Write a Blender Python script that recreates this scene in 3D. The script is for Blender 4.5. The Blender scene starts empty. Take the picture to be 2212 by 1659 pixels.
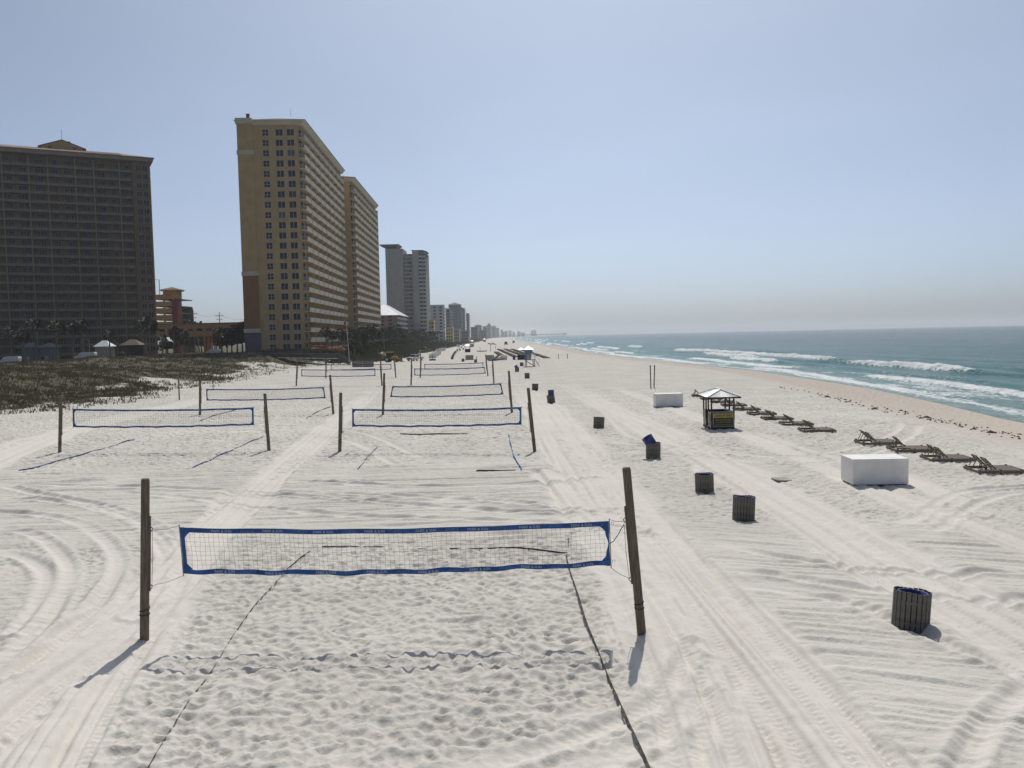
import bpy, bmesh, math, random
import numpy as np
from mathutils import Vector, Matrix
random.seed(7)
RAD = math.radians
PI = math.pi
scene = bpy.context.scene
COL = scene.collection

# ------------------------------------------------------------------ camera
CAM_H = 6.4                     # metres above the sand (a pier deck)
FOC, CX, CY = 1838.3, 1106.0, 829.5   # focal length and centre, in a 2212 x 1659 print of the photograph
PITCH, ROLL = RAD(3.235), RAD(-1.25)
cam_data = bpy.data.cameras.new('camera')
cam_data.sensor_width = 36.0
cam_data.lens = 36.0 * FOC / 2212.0
cam_data.clip_start = 0.3
cam_data.clip_end = 40000.0
camera = bpy.data.objects.new('camera', cam_data)
COL.objects.link(camera)
camera.matrix_world = (Matrix.Translation((0, 0, CAM_H)) @ Matrix.Rotation(PI / 2 - PITCH, 4, 'X')
                       @ Matrix.Rotation(ROLL, 4, 'Z'))
scene.camera = camera

# ------------------------------------------------------------------ sky and sun
SUN_EL, SUN_AZ = RAD(53.0), RAD(6.5)     # azimuth measured from +Y towards +X
world = bpy.data.worlds.new('World')
scene.world = world
world.use_nodes = True
wn = world.node_tree.nodes
wl = world.node_tree.links
bg = wn.get('Background') or wn.new('ShaderNodeBackground')
sky = wn.new('ShaderNodeTexSky')
sky.sky_type = 'NISHITA'
sky.sun_disc = False
sky.sun_elevation = SUN_EL
sky.sun_rotation = SUN_AZ
sky.altitude = 0.0
sky.air_density = 0.5
sky.dust_density = 2.1
sky.ozone_density = 7.0
hs = wn.new('ShaderNodeHueSaturation')
hs.inputs['Hue'].default_value = 0.496
hs.inputs['Saturation'].default_value = 0.70
wl.new(sky.outputs[0], hs.inputs['Color'])
# a very thin uneven veil of high cloud over the whole sky
wtc = wn.new('ShaderNodeTexCoord')
wmp = wn.new('ShaderNodeMapping'); wmp.inputs['Scale'].default_value = (1.0, 1.0, 3.2); wmp.inputs['Rotation'].default_value = (0.1, 0.15, 0.4)
wl.new(wtc.outputs['Generated'], wmp.inputs[0])
wnz = wn.new('ShaderNodeTexNoise'); wnz.inputs['Scale'].default_value = 2.2; wnz.inputs['Detail'].default_value = 7.0; wnz.inputs['Roughness'].default_value = 0.55; wnz.inputs['Distortion'].default_value = 0.6
wl.new(wmp.outputs[0], wnz.inputs['Vector'])
wmr = wn.new('ShaderNodeMapRange'); wmr.inputs['From Min'].default_value = 0.35; wmr.inputs['From Max'].default_value = 0.75; wmr.inputs['To Min'].default_value = 0.985; wmr.inputs['To Max'].default_value = 1.05
wl.new(wnz.outputs['Fac'], wmr.inputs['Value'])
wvm = wn.new('ShaderNodeVectorMath'); wvm.operation = 'SCALE'
wl.new(hs.outputs[0], wvm.inputs[0]); wl.new(wmr.outputs[0], wvm.inputs['Scale'])
wtn = wn.new('ShaderNodeVectorMath'); wtn.operation = 'MULTIPLY'; wtn.inputs[1].default_value = (0.945, 1.0, 1.0)
wl.new(wvm.outputs[0], wtn.inputs[0])
wl.new(wtn.outputs[0], bg.inputs[0])
bg.inputs[1].default_value = 0.118
sun_data = bpy.data.lights.new('sun', 'SUN')
sun_data.energy = 3.3
sun_data.angle = RAD(0.53)
sun_data.color = (1.0, 0.95, 0.87)
sun = bpy.data.objects.new('sun', sun_data)
COL.objects.link(sun)
sdir = Vector((math.sin(SUN_AZ) * math.cos(SUN_EL), math.cos(SUN_AZ) * math.cos(SUN_EL), math.sin(SUN_EL)))
sun.rotation_euler = sdir.to_track_quat('Z', 'Y').to_euler()
sun.location = (30, 120, 160)
vs = scene.view_settings
vs.view_transform = 'Standard'
vs.look = 'None'
vs.gamma = 1.0
vs.exposure = -0.12
vs.use_curve_mapping = False
scene.render.engine = 'CYCLES'
cy = scene.cycles
cy.max_bounces = 6
cy.diffuse_bounces = 3
cy.glossy_bounces = 3
cy.transmission_bounces = 4
cy.volume_bounces = 1
cy.transparent_max_bounces = 8
cy.use_denoising = True
cy.sample_clamp_indirect = 6.0

# ------------------------------------------------------------------ from the print to the ground
_R = (Matrix.Rotation(PI / 2 - PITCH, 3, 'X') @ Matrix.Rotation(ROLL, 3, 'Z'))
def _ray(px, py):
    return _R @ Vector(((px - CX) / FOC, -(py - CY) / FOC, -1.0))
def ground(px, py, z=0.0):
    d = _ray(px, py)
    t = (z - CAM_H) / d.z
    return Vector((d.x * t, d.y * t, z))
def depth(px, py, Y):
    d = _ray(px, py)
    t = Y / d.y
    return Vector((d.x * t, Y, CAM_H + d.z * t))

# ------------------------------------------------------------------ naming
def tag(o, label=None, cat=None, group=None, kind=None):
    if label: o['label'] = label
    if cat: o['category'] = cat
    if group: o['group'] = group
    if kind: o['kind'] = kind
    return o
def thing(name, label, cat, loc=(0, 0, 0), rz=0.0, group=None, rot=None):
    o = bpy.data.objects.new(name, None)
    o.empty_display_size = 0.2
    COL.objects.link(o)
    o.location = loc
    o.rotation_euler = rot if rot is not None else (0, 0, rz)
    return tag(o, label, cat, group)
def put(name, mesh, parent=None, loc=(0, 0, 0), rot=(0, 0, 0), scale=(1, 1, 1)):
    o = bpy.data.objects.new(name, mesh)
    COL.objects.link(o)
    o.parent = parent
    o.location = loc
    o.rotation_euler = rot
    o.scale = scale
    return o
def kids(root):
    return [o for o in root.children]
def dup(root, loc, rz=None, label=None, group=None, scale=None, rot=None):
    r = root.copy()
    COL.objects.link(r)
    r.location = loc
    if rot is not None: r.rotation_euler = rot
    elif rz is not None: r.rotation_euler = (0, 0, rz)
    if scale: r.scale = scale
    if label: r['label'] = label
    if group: r['group'] = group
    for ch in kids(root):
        c = ch.copy()
        COL.objects.link(c)
        c.parent = r
        for g in kids(ch):
            d = g.copy()
            COL.objects.link(d)
            d.parent = c
    return r

# ------------------------------------------------------------------ mesh builder
class MB:
    def __init__(s):
        s.v = []; s.f = []; s.mi = []; s.cur = 0
    def add(s, vs_, fs_):
        b = len(s.v)
        s.v.extend([tuple(p) for p in vs_])
        for f in fs_:
            s.f.append(tuple(i + b for i in f)); s.mi.append(s.cur)
        return s
    def box(s, c, d, rz=0.0, taper=1.0):
        hx, hy, hz = d[0] / 2, d[1] / 2, d[2] / 2
        cs, sn = math.cos(rz), math.sin(rz)
        p = []
        for z, k in ((-hz, 1.0), (hz, taper)):
            for x, y in ((-hx, -hy), (hx, -hy), (hx, hy), (-hx, hy)):
                x *= k; y *= k
                p.append((c[0] + x * cs - y * sn, c[1] + x * sn + y * cs, c[2] + z))
        return s.add(p, [(3, 2, 1, 0), (4, 5, 6, 7), (0, 1, 5, 4), (1, 2, 6, 5), (2, 3, 7, 6), (3, 0, 4, 7)])
    def b2(s, x0, x1, y0, y1, z0, z1):
        return s.box(((x0 + x1) / 2, (y0 + y1) / 2, (z0 + z1) / 2), (abs(x1 - x0), abs(y1 - y0), abs(z1 - z0)))
    def beam(s, p, q, w, h, up=(0, 0, 1)):
        p = Vector(p); q = Vector(q)
        d = (q - p)
        if d.length < 1e-6: return s
        d.normalize()
        u = Vector(up)
        if abs(d.dot(u)) > 0.98: u = Vector((0, 1, 0)) if abs(d.y) < 0.9 else Vector((1, 0, 0))
        a = d.cross(u).normalized() * (w / 2)
        b = a.cross(d).normalized() * (h / 2)
        pts = [p - a - b, p + a - b, p + a + b, p - a + b, q - a - b, q + a - b, q + a + b, q - a + b]
        return s.add(pts, [(0, 3, 2, 1), (4, 5, 6, 7), (0, 1, 5, 4), (1, 2, 6, 5), (2, 3, 7, 6), (3, 0, 4, 7)])
    def tube(s, pts, r, n=8, caps=True):
        pts = [Vector(p) for p in pts]
        rs = r if isinstance(r, (list, tuple)) else [r] * len(pts)
        b = len(s.v)
        prev = None
        for i, p in enumerate(pts):
            d = (pts[min(i + 1, len(pts) - 1)] - pts[max(i - 1, 0)]).normalized()
            if prev is None:
                u = Vector((0, 0, 1)) if abs(d.z) < 0.9 else Vector((1, 0, 0))
                a = d.cross(u).normalized()
            else:
                a = (prev - d * prev.dot(d)).normalized()
            prev = a
            c = d.cross(a)
            for k in range(n):
                t = 2 * PI * k / n
                s.v.append(tuple(p + (a * math.cos(t) + c * math.sin(t)) * rs[i]))
        for i in range(len(pts) - 1):
            for k in range(n):
                k2 = (k + 1) % n
                s.f.append((b + i * n + k, b + i * n + k2, b + (i + 1) * n + k2, b + (i + 1) * n + k)); s.mi.append(s.cur)
        if caps:
            s.f.append(tuple(b + k for k in range(n))[::-1]); s.mi.append(s.cur)
            e = b + (len(pts) - 1) * n
            s.f.append(tuple(e + k for k in range(n))); s.mi.append(s.cur)
        return s
    def lathe(s, prof, c=(0, 0, 0), n=20, close=False):
        b = len(s.v)
        for (r, z) in prof:
            for k in range(n):
                t = 2 * PI * k / n
                s.v.append((c[0] + r * math.cos(t), c[1] + r * math.sin(t), c[2] + z))
        m = len(prof)
        for i in range(m - (0 if close else 1)):
            j = (i + 1) % m
            for k in range(n):
                k2 = (k + 1) % n
                s.f.append((b + i * n + k, b + i * n + k2, b + j * n + k2, b + j * n + k)); s.mi.append(s.cur)
        return s
    def prism(s, poly, y0, y1, axis='y'):
        """extrude a polygon given in (x, z) along y, or in (x, y) along z"""
        n = len(poly)
        if axis == 'y':
            p = [(a, y0, b) for a, b in poly] + [(a, y1, b) for a, b in poly]
        elif axis == 'z':
            p = [(a, b, y0) for a, b in poly] + [(a, b, y1) for a, b in poly]
        else:
            p = [(y0, a, b) for a, b in poly] + [(y1, a, b) for a, b in poly]
        fs = [tuple(range(n))[::-1], tuple(range(n, 2 * n))]
        for i in range(n):
            j = (i + 1) % n
            fs.append((i, j, n + j, n + i))
        return s.add(p, fs)
    def hip(s, x0, x1, y0, y1, z0, z1, along='y', inset=None):
        w = (x1 - x0) if along == 'y' else (y1 - y0)
        k = inset if inset is not None else w / 2
        if along == 'y':
            xm = (x0 + x1) / 2
            p = [(x0, y0, z0), (x1, y0, z0), (x1, y1, z0), (x0, y1, z0), (xm, y0 + k, z1), (xm, y1 - k, z1)]
            return s.add(p, [(0, 1, 4), (1, 2, 5, 4), (2, 3, 5), (3, 0, 4, 5), (3, 2, 1, 0)])
        ym = (y0 + y1) / 2
        p = [(x0, y0, z0), (x1, y0, z0), (x1, y1, z0), (x0, y1, z0), (x0 + k, ym, z1), (x1 - k, ym, z1)]
        return s.add(p, [(0, 1, 5, 4), (1, 2, 5), (2, 3, 4, 5), (3, 0, 4), (3, 2, 1, 0)])
    def mesh(s, name, mats, smooth=False):
        me = bpy.data.meshes.new(name)
        me.from_pydata(s.v, [], s.f)
        for m in (mats if isinstance(mats, (list, tuple)) else [mats]):
            me.materials.append(m)
        if max(s.mi, default=0) > 0:
            me.polygons.foreach_set('material_index', s.mi)
        if smooth:
            me.polygons.foreach_set('use_smooth', [True] * len(me.polygons))
        me.update()
        return me
    def build(s, name, mats, parent=None, smooth=False, **kw):
        return put(name, s.mesh(name, mats, smooth), parent, **kw)

def grid_mesh(name, V, nr, nc, mat, smooth=True, attrs=None):
    me = bpy.data.meshes.new(name)
    idx = np.arange(nr * nc).reshape(nr, nc)
    q = np.stack([idx[:-1, :-1], idx[:-1, 1:], idx[1:, 1:], idx[1:, :-1]], -1).reshape(-1, 4)
    nf = len(q)
    me.vertices.add(nr * nc)
    me.vertices.foreach_set('co', np.ascontiguousarray(V, dtype=np.float32).ravel())
    me.loops.add(nf * 4)
    me.loops.foreach_set('vertex_index', np.ascontiguousarray(q, dtype=np.int32).ravel())
    me.polygons.add(nf)
    me.polygons.foreach_set('loop_start', np.arange(nf, dtype=np.int32) * 4)
    if smooth:
        me.polygons.foreach_set('use_smooth', np.ones(nf, dtype=bool))
    me.update(calc_edges=True)
    for k, a in (attrs or {}).items():
        at = me.attributes.new(k, 'FLOAT', 'POINT')
        at.data.foreach_set('value', np.ascontiguousarray(a, dtype=np.float32).ravel())
    me.materials.append(mat)
    return me
def tri_mesh(name, V, F, mat):
    """V (n,3), F (m,3): a fast triangle mesh"""
    me = bpy.data.meshes.new(name)
    me.vertices.add(len(V))
    me.vertices.foreach_set('co', np.ascontiguousarray(V, dtype=np.float32).ravel())
    me.loops.add(len(F) * 3)
    me.loops.foreach_set('vertex_index', np.ascontiguousarray(F, dtype=np.int32).ravel())
    me.polygons.add(len(F))
    me.polygons.foreach_set('loop_start', np.arange(len(F), dtype=np.int32) * 3)
    me.update(calc_edges=True)
    me.materials.append(mat)
    return me

# ------------------------------------------------------------------ materials
def mat(name, rgb, rough=0.75, var=0.12, scale=3.0, bump=0.0, bscale=None, metal=0.0, spec=0.4, stretch=None, hue=None, trans=0.0):
    m = bpy.data.materials.new(name)
    m.use_nodes = True
    nt = m.node_tree
    N, L = nt.nodes, nt.links
    b = N['Principled BSDF']
    b.inputs['Roughness'].default_value = rough
    b.inputs['Metallic'].default_value = metal
    b.inputs['Specular IOR Level'].default_value = spec
    tc = N.new('ShaderNodeTexCoord')
    mp = N.new('ShaderNodeMapping')
    L.new(tc.outputs['Object'], mp.inputs['Vector'])
    if stretch: mp.inputs['Scale'].default_value = stretch
    nz = N.new('ShaderNodeTexNoise')
    nz.inputs['Scale'].default_value = scale
    nz.inputs['Detail'].default_value = 4.0
    nz.inputs['Roughness'].default_value = 0.6
    L.new(mp.outputs[0], nz.inputs['Vector'])
    mx = N.new('ShaderNodeMix')
    mx.data_type = 'RGBA'
    c2 = hue if hue else tuple(c * (1 - 2.2 * var) for c in rgb)
    mx.inputs['A'].default_value = (*c2, 1)
    mx.inputs['B'].default_value = (*[min(1, c * (1 + var * (0 if hue else 0.8))) for c in rgb], 1)
    mr = N.new('ShaderNodeMapRange')
    mr.inputs['From Min'].default_value = 0.3
    mr.inputs['From Max'].default_value = 0.62
    L.new(nz.outputs['Fac'], mr.inputs['Value'])
    L.new(mr.outputs[0], mx.inputs['Factor'])
    L.new(mx.outputs['Result'], b.inputs['Base Color'])
    if bump:
        n2 = nz
        if bscale:
            n2 = N.new('ShaderNodeTexNoise')
            n2.inputs['Scale'].default_value = bscale
            n2.inputs['Detail'].default_value = 5.0
            L.new(mp.outputs[0], n2.inputs['Vector'])
        bp = N.new('ShaderNodeBump')
        bp.inputs['Strength'].default_value = 1.0
        bp.inputs['Distance'].default_value = bump
        L.new(n2.outputs['Fac'], bp.inputs['Height'])
        L.new(bp.outputs[0], b.inputs['Normal'])
    if trans:
        tr = N.new('ShaderNodeBsdfTranslucent')
        L.new(mx.outputs['Result'], tr.inputs['Color'])
        ms = N.new('ShaderNodeMixShader')
        ms.inputs[0].default_value = trans
        L.new(b.outputs[0], ms.inputs[1]); L.new(tr.outputs[0], ms.inputs[2])
        L.new(ms.outputs[0], N['Material Output'].inputs['Surface'])
    return m

# ------------------------------------------------------------------ numpy noise
def _h(ix, iy, s):
    n = (ix.astype(np.int64) * 374761393 + iy.astype(np.int64) * 668265263 + s * 1274126177) & 0xFFFFFFFF
    n = ((n ^ (n >> 13)) * 1274126177) & 0xFFFFFFFF
    n = ((n ^ (n >> 16)) * 2246822519) & 0xFFFFFFFF
    return ((n ^ (n >> 15)) & 0xFFFFFF).astype(np.float32) / np.float32(0xFFFFFF)
def vnoise(x, y, s=0):
    x = np.asarray(x, dtype=np.float64); y = np.asarray(y, dtype=np.float64)
    ix = np.floor(x); iy = np.floor(y)
    fx = (x - ix).astype(np.float32); fy = (y - iy).astype(np.float32)
    ix = ix.astype(np.int64); iy = iy.astype(np.int64)
    ux = fx * fx * fx * (fx * (fx * 6 - 15) + 10); uy = fy * fy * fy * (fy * (fy * 6 - 15) + 10)
    a = _h(ix, iy, s); b = _h(ix + 1, iy, s); c = _h(ix, iy + 1, s); d = _h(ix + 1, iy + 1, s)
    return (a + (b - a) * ux) * (1 - uy) + (c + (d - c) * ux) * uy
def fbm(x, y, s=0, o=4, g=0.5):
    t = 0; a = 1.0; n = 0
    for i in range(o):
        t = t + a * vnoise(x * 2.03 ** i + 17.3 * i, y * 2.03 ** i - 9.1 * i, s + i); n += a; a *= g
    return t / n
def sstep(a, b, x):
    t = np.clip((x - a) / (b - a), 0, 1)
    return t * t * (3 - 2 * t)
def bowls(x, y, cell, s, rmin=0.55, rmax=0.95):
    """overlapping rounded hollows with sharp rims, as feet leave in dry sand; 0 .. -1"""
    gx = x / cell; gy = y / cell
    ix = np.floor(gx).astype(np.int64); iy = np.floor(gy).astype(np.int64)
    best = np.zeros(x.shape, np.float32)
    for ox in (-1, 0, 1):
        for oy in (-1, 0, 1):
            jx = ix + ox; jy = iy + oy
            px = jx + 0.08 + 0.84 * _h(jx, jy, s); py = jy + 0.08 + 0.84 * _h(jx, jy, s + 1)
            an = _h(jx, jy, s + 2) * np.float32(PI); rr = rmin + (rmax - rmin) * _h(jx, jy, s + 3)
            dp = 0.35 + 0.65 * _h(jx, jy, s + 4)
            dx = (gx - px).astype(np.float32); dy = (gy - py).astype(np.float32)
            c = np.cos(an); q = np.sin(an)
            a = (dx * c + dy * q) / rr; b = (dy * c - dx * q) / (rr * 0.62)
            best = np.maximum(best, dp * (1 - a * a - b * b))
    return -best
def polydist(x, y, pts):
    """signed offset and run along a polyline"""
    best = np.full(x.shape, 1e9, np.float32); off = np.zeros(x.shape, np.float32); run = np.zeros(x.shape, np.float32)
    acc = 0.0
    for (ax, ay), (bx, by) in zip(pts[:-1], pts[1:]):
        ex, ey = bx - ax, by - ay
        L = math.hypot(ex, ey)
        if L < 1e-6: continue
        t = np.clip(((x - ax) * ex + (y - ay) * ey) / (L * L), 0, 1)
        dx = x - (ax + ex * t); dy = y - (ay + ey * t)
        d = dx * dx + dy * dy
        m = d < best
        best = np.where(m, d, best)
        off = np.where(m, (dx * ey - dy * ex) / L, off)
        run = np.where(m, acc + t * L, run)
        acc += L
    return np.sqrt(best), off, run
def spline(pts, n=6):
    """Catmull-Rom through 2-D points"""
    P = [np.array(p, float) for p in pts]
    P = [2 * P[0] - P[1]] + P + [2 * P[-1] - P[-2]]
    out = []
    for i in range(1, len(P) - 2):
        for k in range(n):
            t = k / n
            a, b, c, d = P[i - 1], P[i], P[i + 1], P[i + 2]
            out.append(tuple(0.5 * ((2 * b) + (c - a) * t + (2 * a - 5 * b + 4 * c - d) * t * t + (3 * b - a - 3 * c + d) * t ** 3)))
    out.append(tuple(P[-2]))
    return out

# ================================================================== the beach
SEA = -0.9
_sh = [ground(*p, SEA) for p in ((2212, 905), (2050, 868), (1900, 838), (1650, 801), (1450, 781), (1310, 766), (1235, 753), (1175, 744), (1135, 737.5), (1108, 732.5))]
SHY = [-400.0, 20.0] + [p.y for p in _sh] + [3000.0, 6000.0, 12000.0]
SHX = [36.0, 37.5] + [p.x for p in _sh] + [0.0, 200.0, 600.0]
def shore(Y): return np.interp(Y, SHY, SHX)
DNY = [-400.0, 40.0, 80.0, 94.0, 140.0, 199.0, 215.0, 223.0, 260.0, 386.0, 700.0, 1500.0, 3000.0, 6000.0, 12000.0]
DNX = [-52.0, -50.0, -48.5, -44.0, -45.0, -50.0, -46.0, -37.5, -33.0, -36.0, -38.0, -44.0, -60.0, 140.0, 540.0]
def dune_edge(Y): return np.interp(Y, DNY, DNX) + 3.0 * (vnoise(np.asarray(Y) * 0.07, np.asarray(Y) * 0.0 + 3.3, 5) - 0.5)
def base_z(X, Y):
    d = X - shore(Y)
    z = np.where(d < 0, SEA - 0.066 * d, SEA - 0.09 * d)
    z = np.minimum(z, 0.0)
    z = z - 0.10 * sstep(-26, -12, d) * (d < 0)
    z = np.maximum(z, -3.2)
    dd = dune_edge(Y) - X
    near = 1 - sstep(230, 420, Y)
    k = 34.0 * near + 26.0 * (1 - near)
    rise = sstep(0, 1, dd / k) * (3.0 * near * (1 - 0.45 * sstep(-92, -150, X)) + 2.4 * (1 - near))
    lump = (fbm(X * 0.09, Y * 0.06, 21, 4) - 0.45) * 2.6 + (fbm(X * 0.3, Y * 0.25, 31, 3) - 0.5) * 0.9
    m = sstep(0, 12, dd) * (1 - sstep(30, 58, dd))
    return z + rise + m * np.clip(lump, -0.9, 1.5)

def gp(pts):
    return spline([tuple(ground(*p).xy) for p in pts])
ROADS = [  # centre line in the print, half width, ruts at these offsets
    (gp([(1700, 1900), (1640, 1659), (1570, 1500), (1495, 1375), (1415, 1255), (1335, 1140), (1265, 1030), (1205, 940), (1163, 880), (1128, 830), (1098, 790), (1085, 768)]), 1.75, (-1.25, -0.45, 0.35, 1.1), 1.0),
    (gp([(2400, 1490), (2212, 1385), (2060, 1300), (1900, 1205), (1720, 1095), (1570, 1012), (1420, 930), (1300, 872), (1200, 815), (1150, 785)]), 1.55, (-1.0, -0.25, 0.6, 1.15), 0.8),
    (gp([(-20, 1800), (60, 1659), (170, 1490), (290, 1340), (400, 1215), (500, 1110), (590, 1030), (680, 950), (760, 885), (832, 826), (885, 788), (930, 770)]), 1.15, (-0.75, 0.75), 0.9),
    (gp([(-300, 1100), (0, 985), (130, 937), (300, 893), (560, 838), (700, 806), (800, 790)]), 2.0, (-1.0, 0.6), 0.5),
    (gp([(-250, 1700), (-60, 1560), (60, 1470), (180, 1395), (290, 1320)]), 1.3, (-0.6, 0.7), 0.7),
    (gp([(1180, 1020), (1235, 1090), (1310, 1190), (1400, 1330), (1470, 1480), (1530, 1659)]), 0.8, (-0.5, 0.4), 0.6),
    (gp([(2000, 1850), (1850, 1659), (1705, 1480), (1582, 1340), (1472, 1210), (1372, 1090), (1290, 990), (1225, 910), (1180, 860)]), 1.0, (-0.6, 0.05, 0.65), 1.0),
    (gp([(2212, 1180), (2000, 1100), (1830, 1030), (1640, 950), (1480, 890), (1330, 838)]), 0.9, (-0.6, 0.6), 0.5),
]
RUTS = [gp(p) for p in (
    [(-150, 1105), (0, 1108), (110, 1118), (190, 1140), (240, 1180), (255, 1225), (222, 1290), (140, 1370), (40, 1450)],
    [(-150, 1142), (0, 1145), (80, 1160), (132, 1195), (150, 1240), (122, 1310), (60, 1385), (-40, 1470)],
    [(-100, 1070), (0, 1075), (150, 1090), (280, 1120), (340, 1165), (362, 1215), (345, 1262), (290, 1330)],
    [(0, 1050), (100, 1072), (250, 1104), (330, 1138), (385, 1188), (392, 1232), (372, 1292), (320, 1370)],
    [(0, 1190), (60, 1205), (100, 1240), (90, 1300), (40, 1370)],
    [(0, 1048), (300, 1055), (600, 1064), (900, 1076), (1100, 1088), (1300, 1106), (1380, 1120)],
    [(250, 1062), (450, 1082), (700, 1112), (950, 1124), (1200, 1134), (1400, 1152)],
    [(450, 1060), (700, 1078), (950, 1098), (1180, 1110), (1330, 1098)],
    [(620, 1040), (900, 1052), (1150, 1046), (1290, 1030)],
    [(1000, 1160), (1200, 1150), (1350, 1140), (1420, 1170)],
    [(960, 1690), (1090, 1640), (1260, 1585), (1400, 1520), (1470, 1445), (1492, 1390)],
    [(1180, 1690), (1330, 1630), (1450, 1565), (1510, 1490), (1530, 1430)],
    [(1480, 1700), (1512, 1600), (1532, 1500)],
    [(1960, 1130), (2050, 1072), (2130, 1055), (2260, 1045)],
    [(2005, 1160), (2105, 1092), (2180, 1066), (2280, 1058)],
    [(1870, 990), (1990, 1040), (2110, 1098), (2240, 1140)],
    [(1640, 935), (1760, 975), (1900, 1010), (2010, 1062), (2120, 1115)],
    [(1330, 955), (1500, 970), (1700, 985), (1850, 962), (1930, 930), (1945, 908)],
    [(1360, 975), (1560, 990), (1750, 1000), (1900, 972), (1972, 935), (1985, 912)],
    [(2300, 1430), (2160, 1540), (2090, 1640), (2060, 1740)],
    [(1600, 1270), (1800, 1300), (2000, 1380), (2250, 1480)],
    [(1560, 1180), (1750, 1215), (1950, 1235), (2250, 1245)],
    [(1580, 1230), (1800, 1268), (2000, 1290), (2250, 1300)],
    [(900, 985), (820, 945), (740, 925), (640, 915), (520, 915)],
    [(860, 1010), (790, 965), (720, 945), (600, 932), (480, 930)],
    [(1230, 1000), (1190, 960), (1160, 915), (1138, 880)],
    [(1290, 870), (1320, 905), (1360, 940), (1450, 965), (1520, 985)],
)]
def rake(u, v, s):
    a = fbm(u * 0.16 + 1.6 * vnoise(u * 0.05, v * 0.2, s + 9), v * 2.5, s, 2)
    b = fbm(u * 0.3, v * 6.0, s + 4, 2)
    return (1 - np.abs(2 * a - 1)) * 0.105 + (b - 0.5) * 0.085
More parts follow.
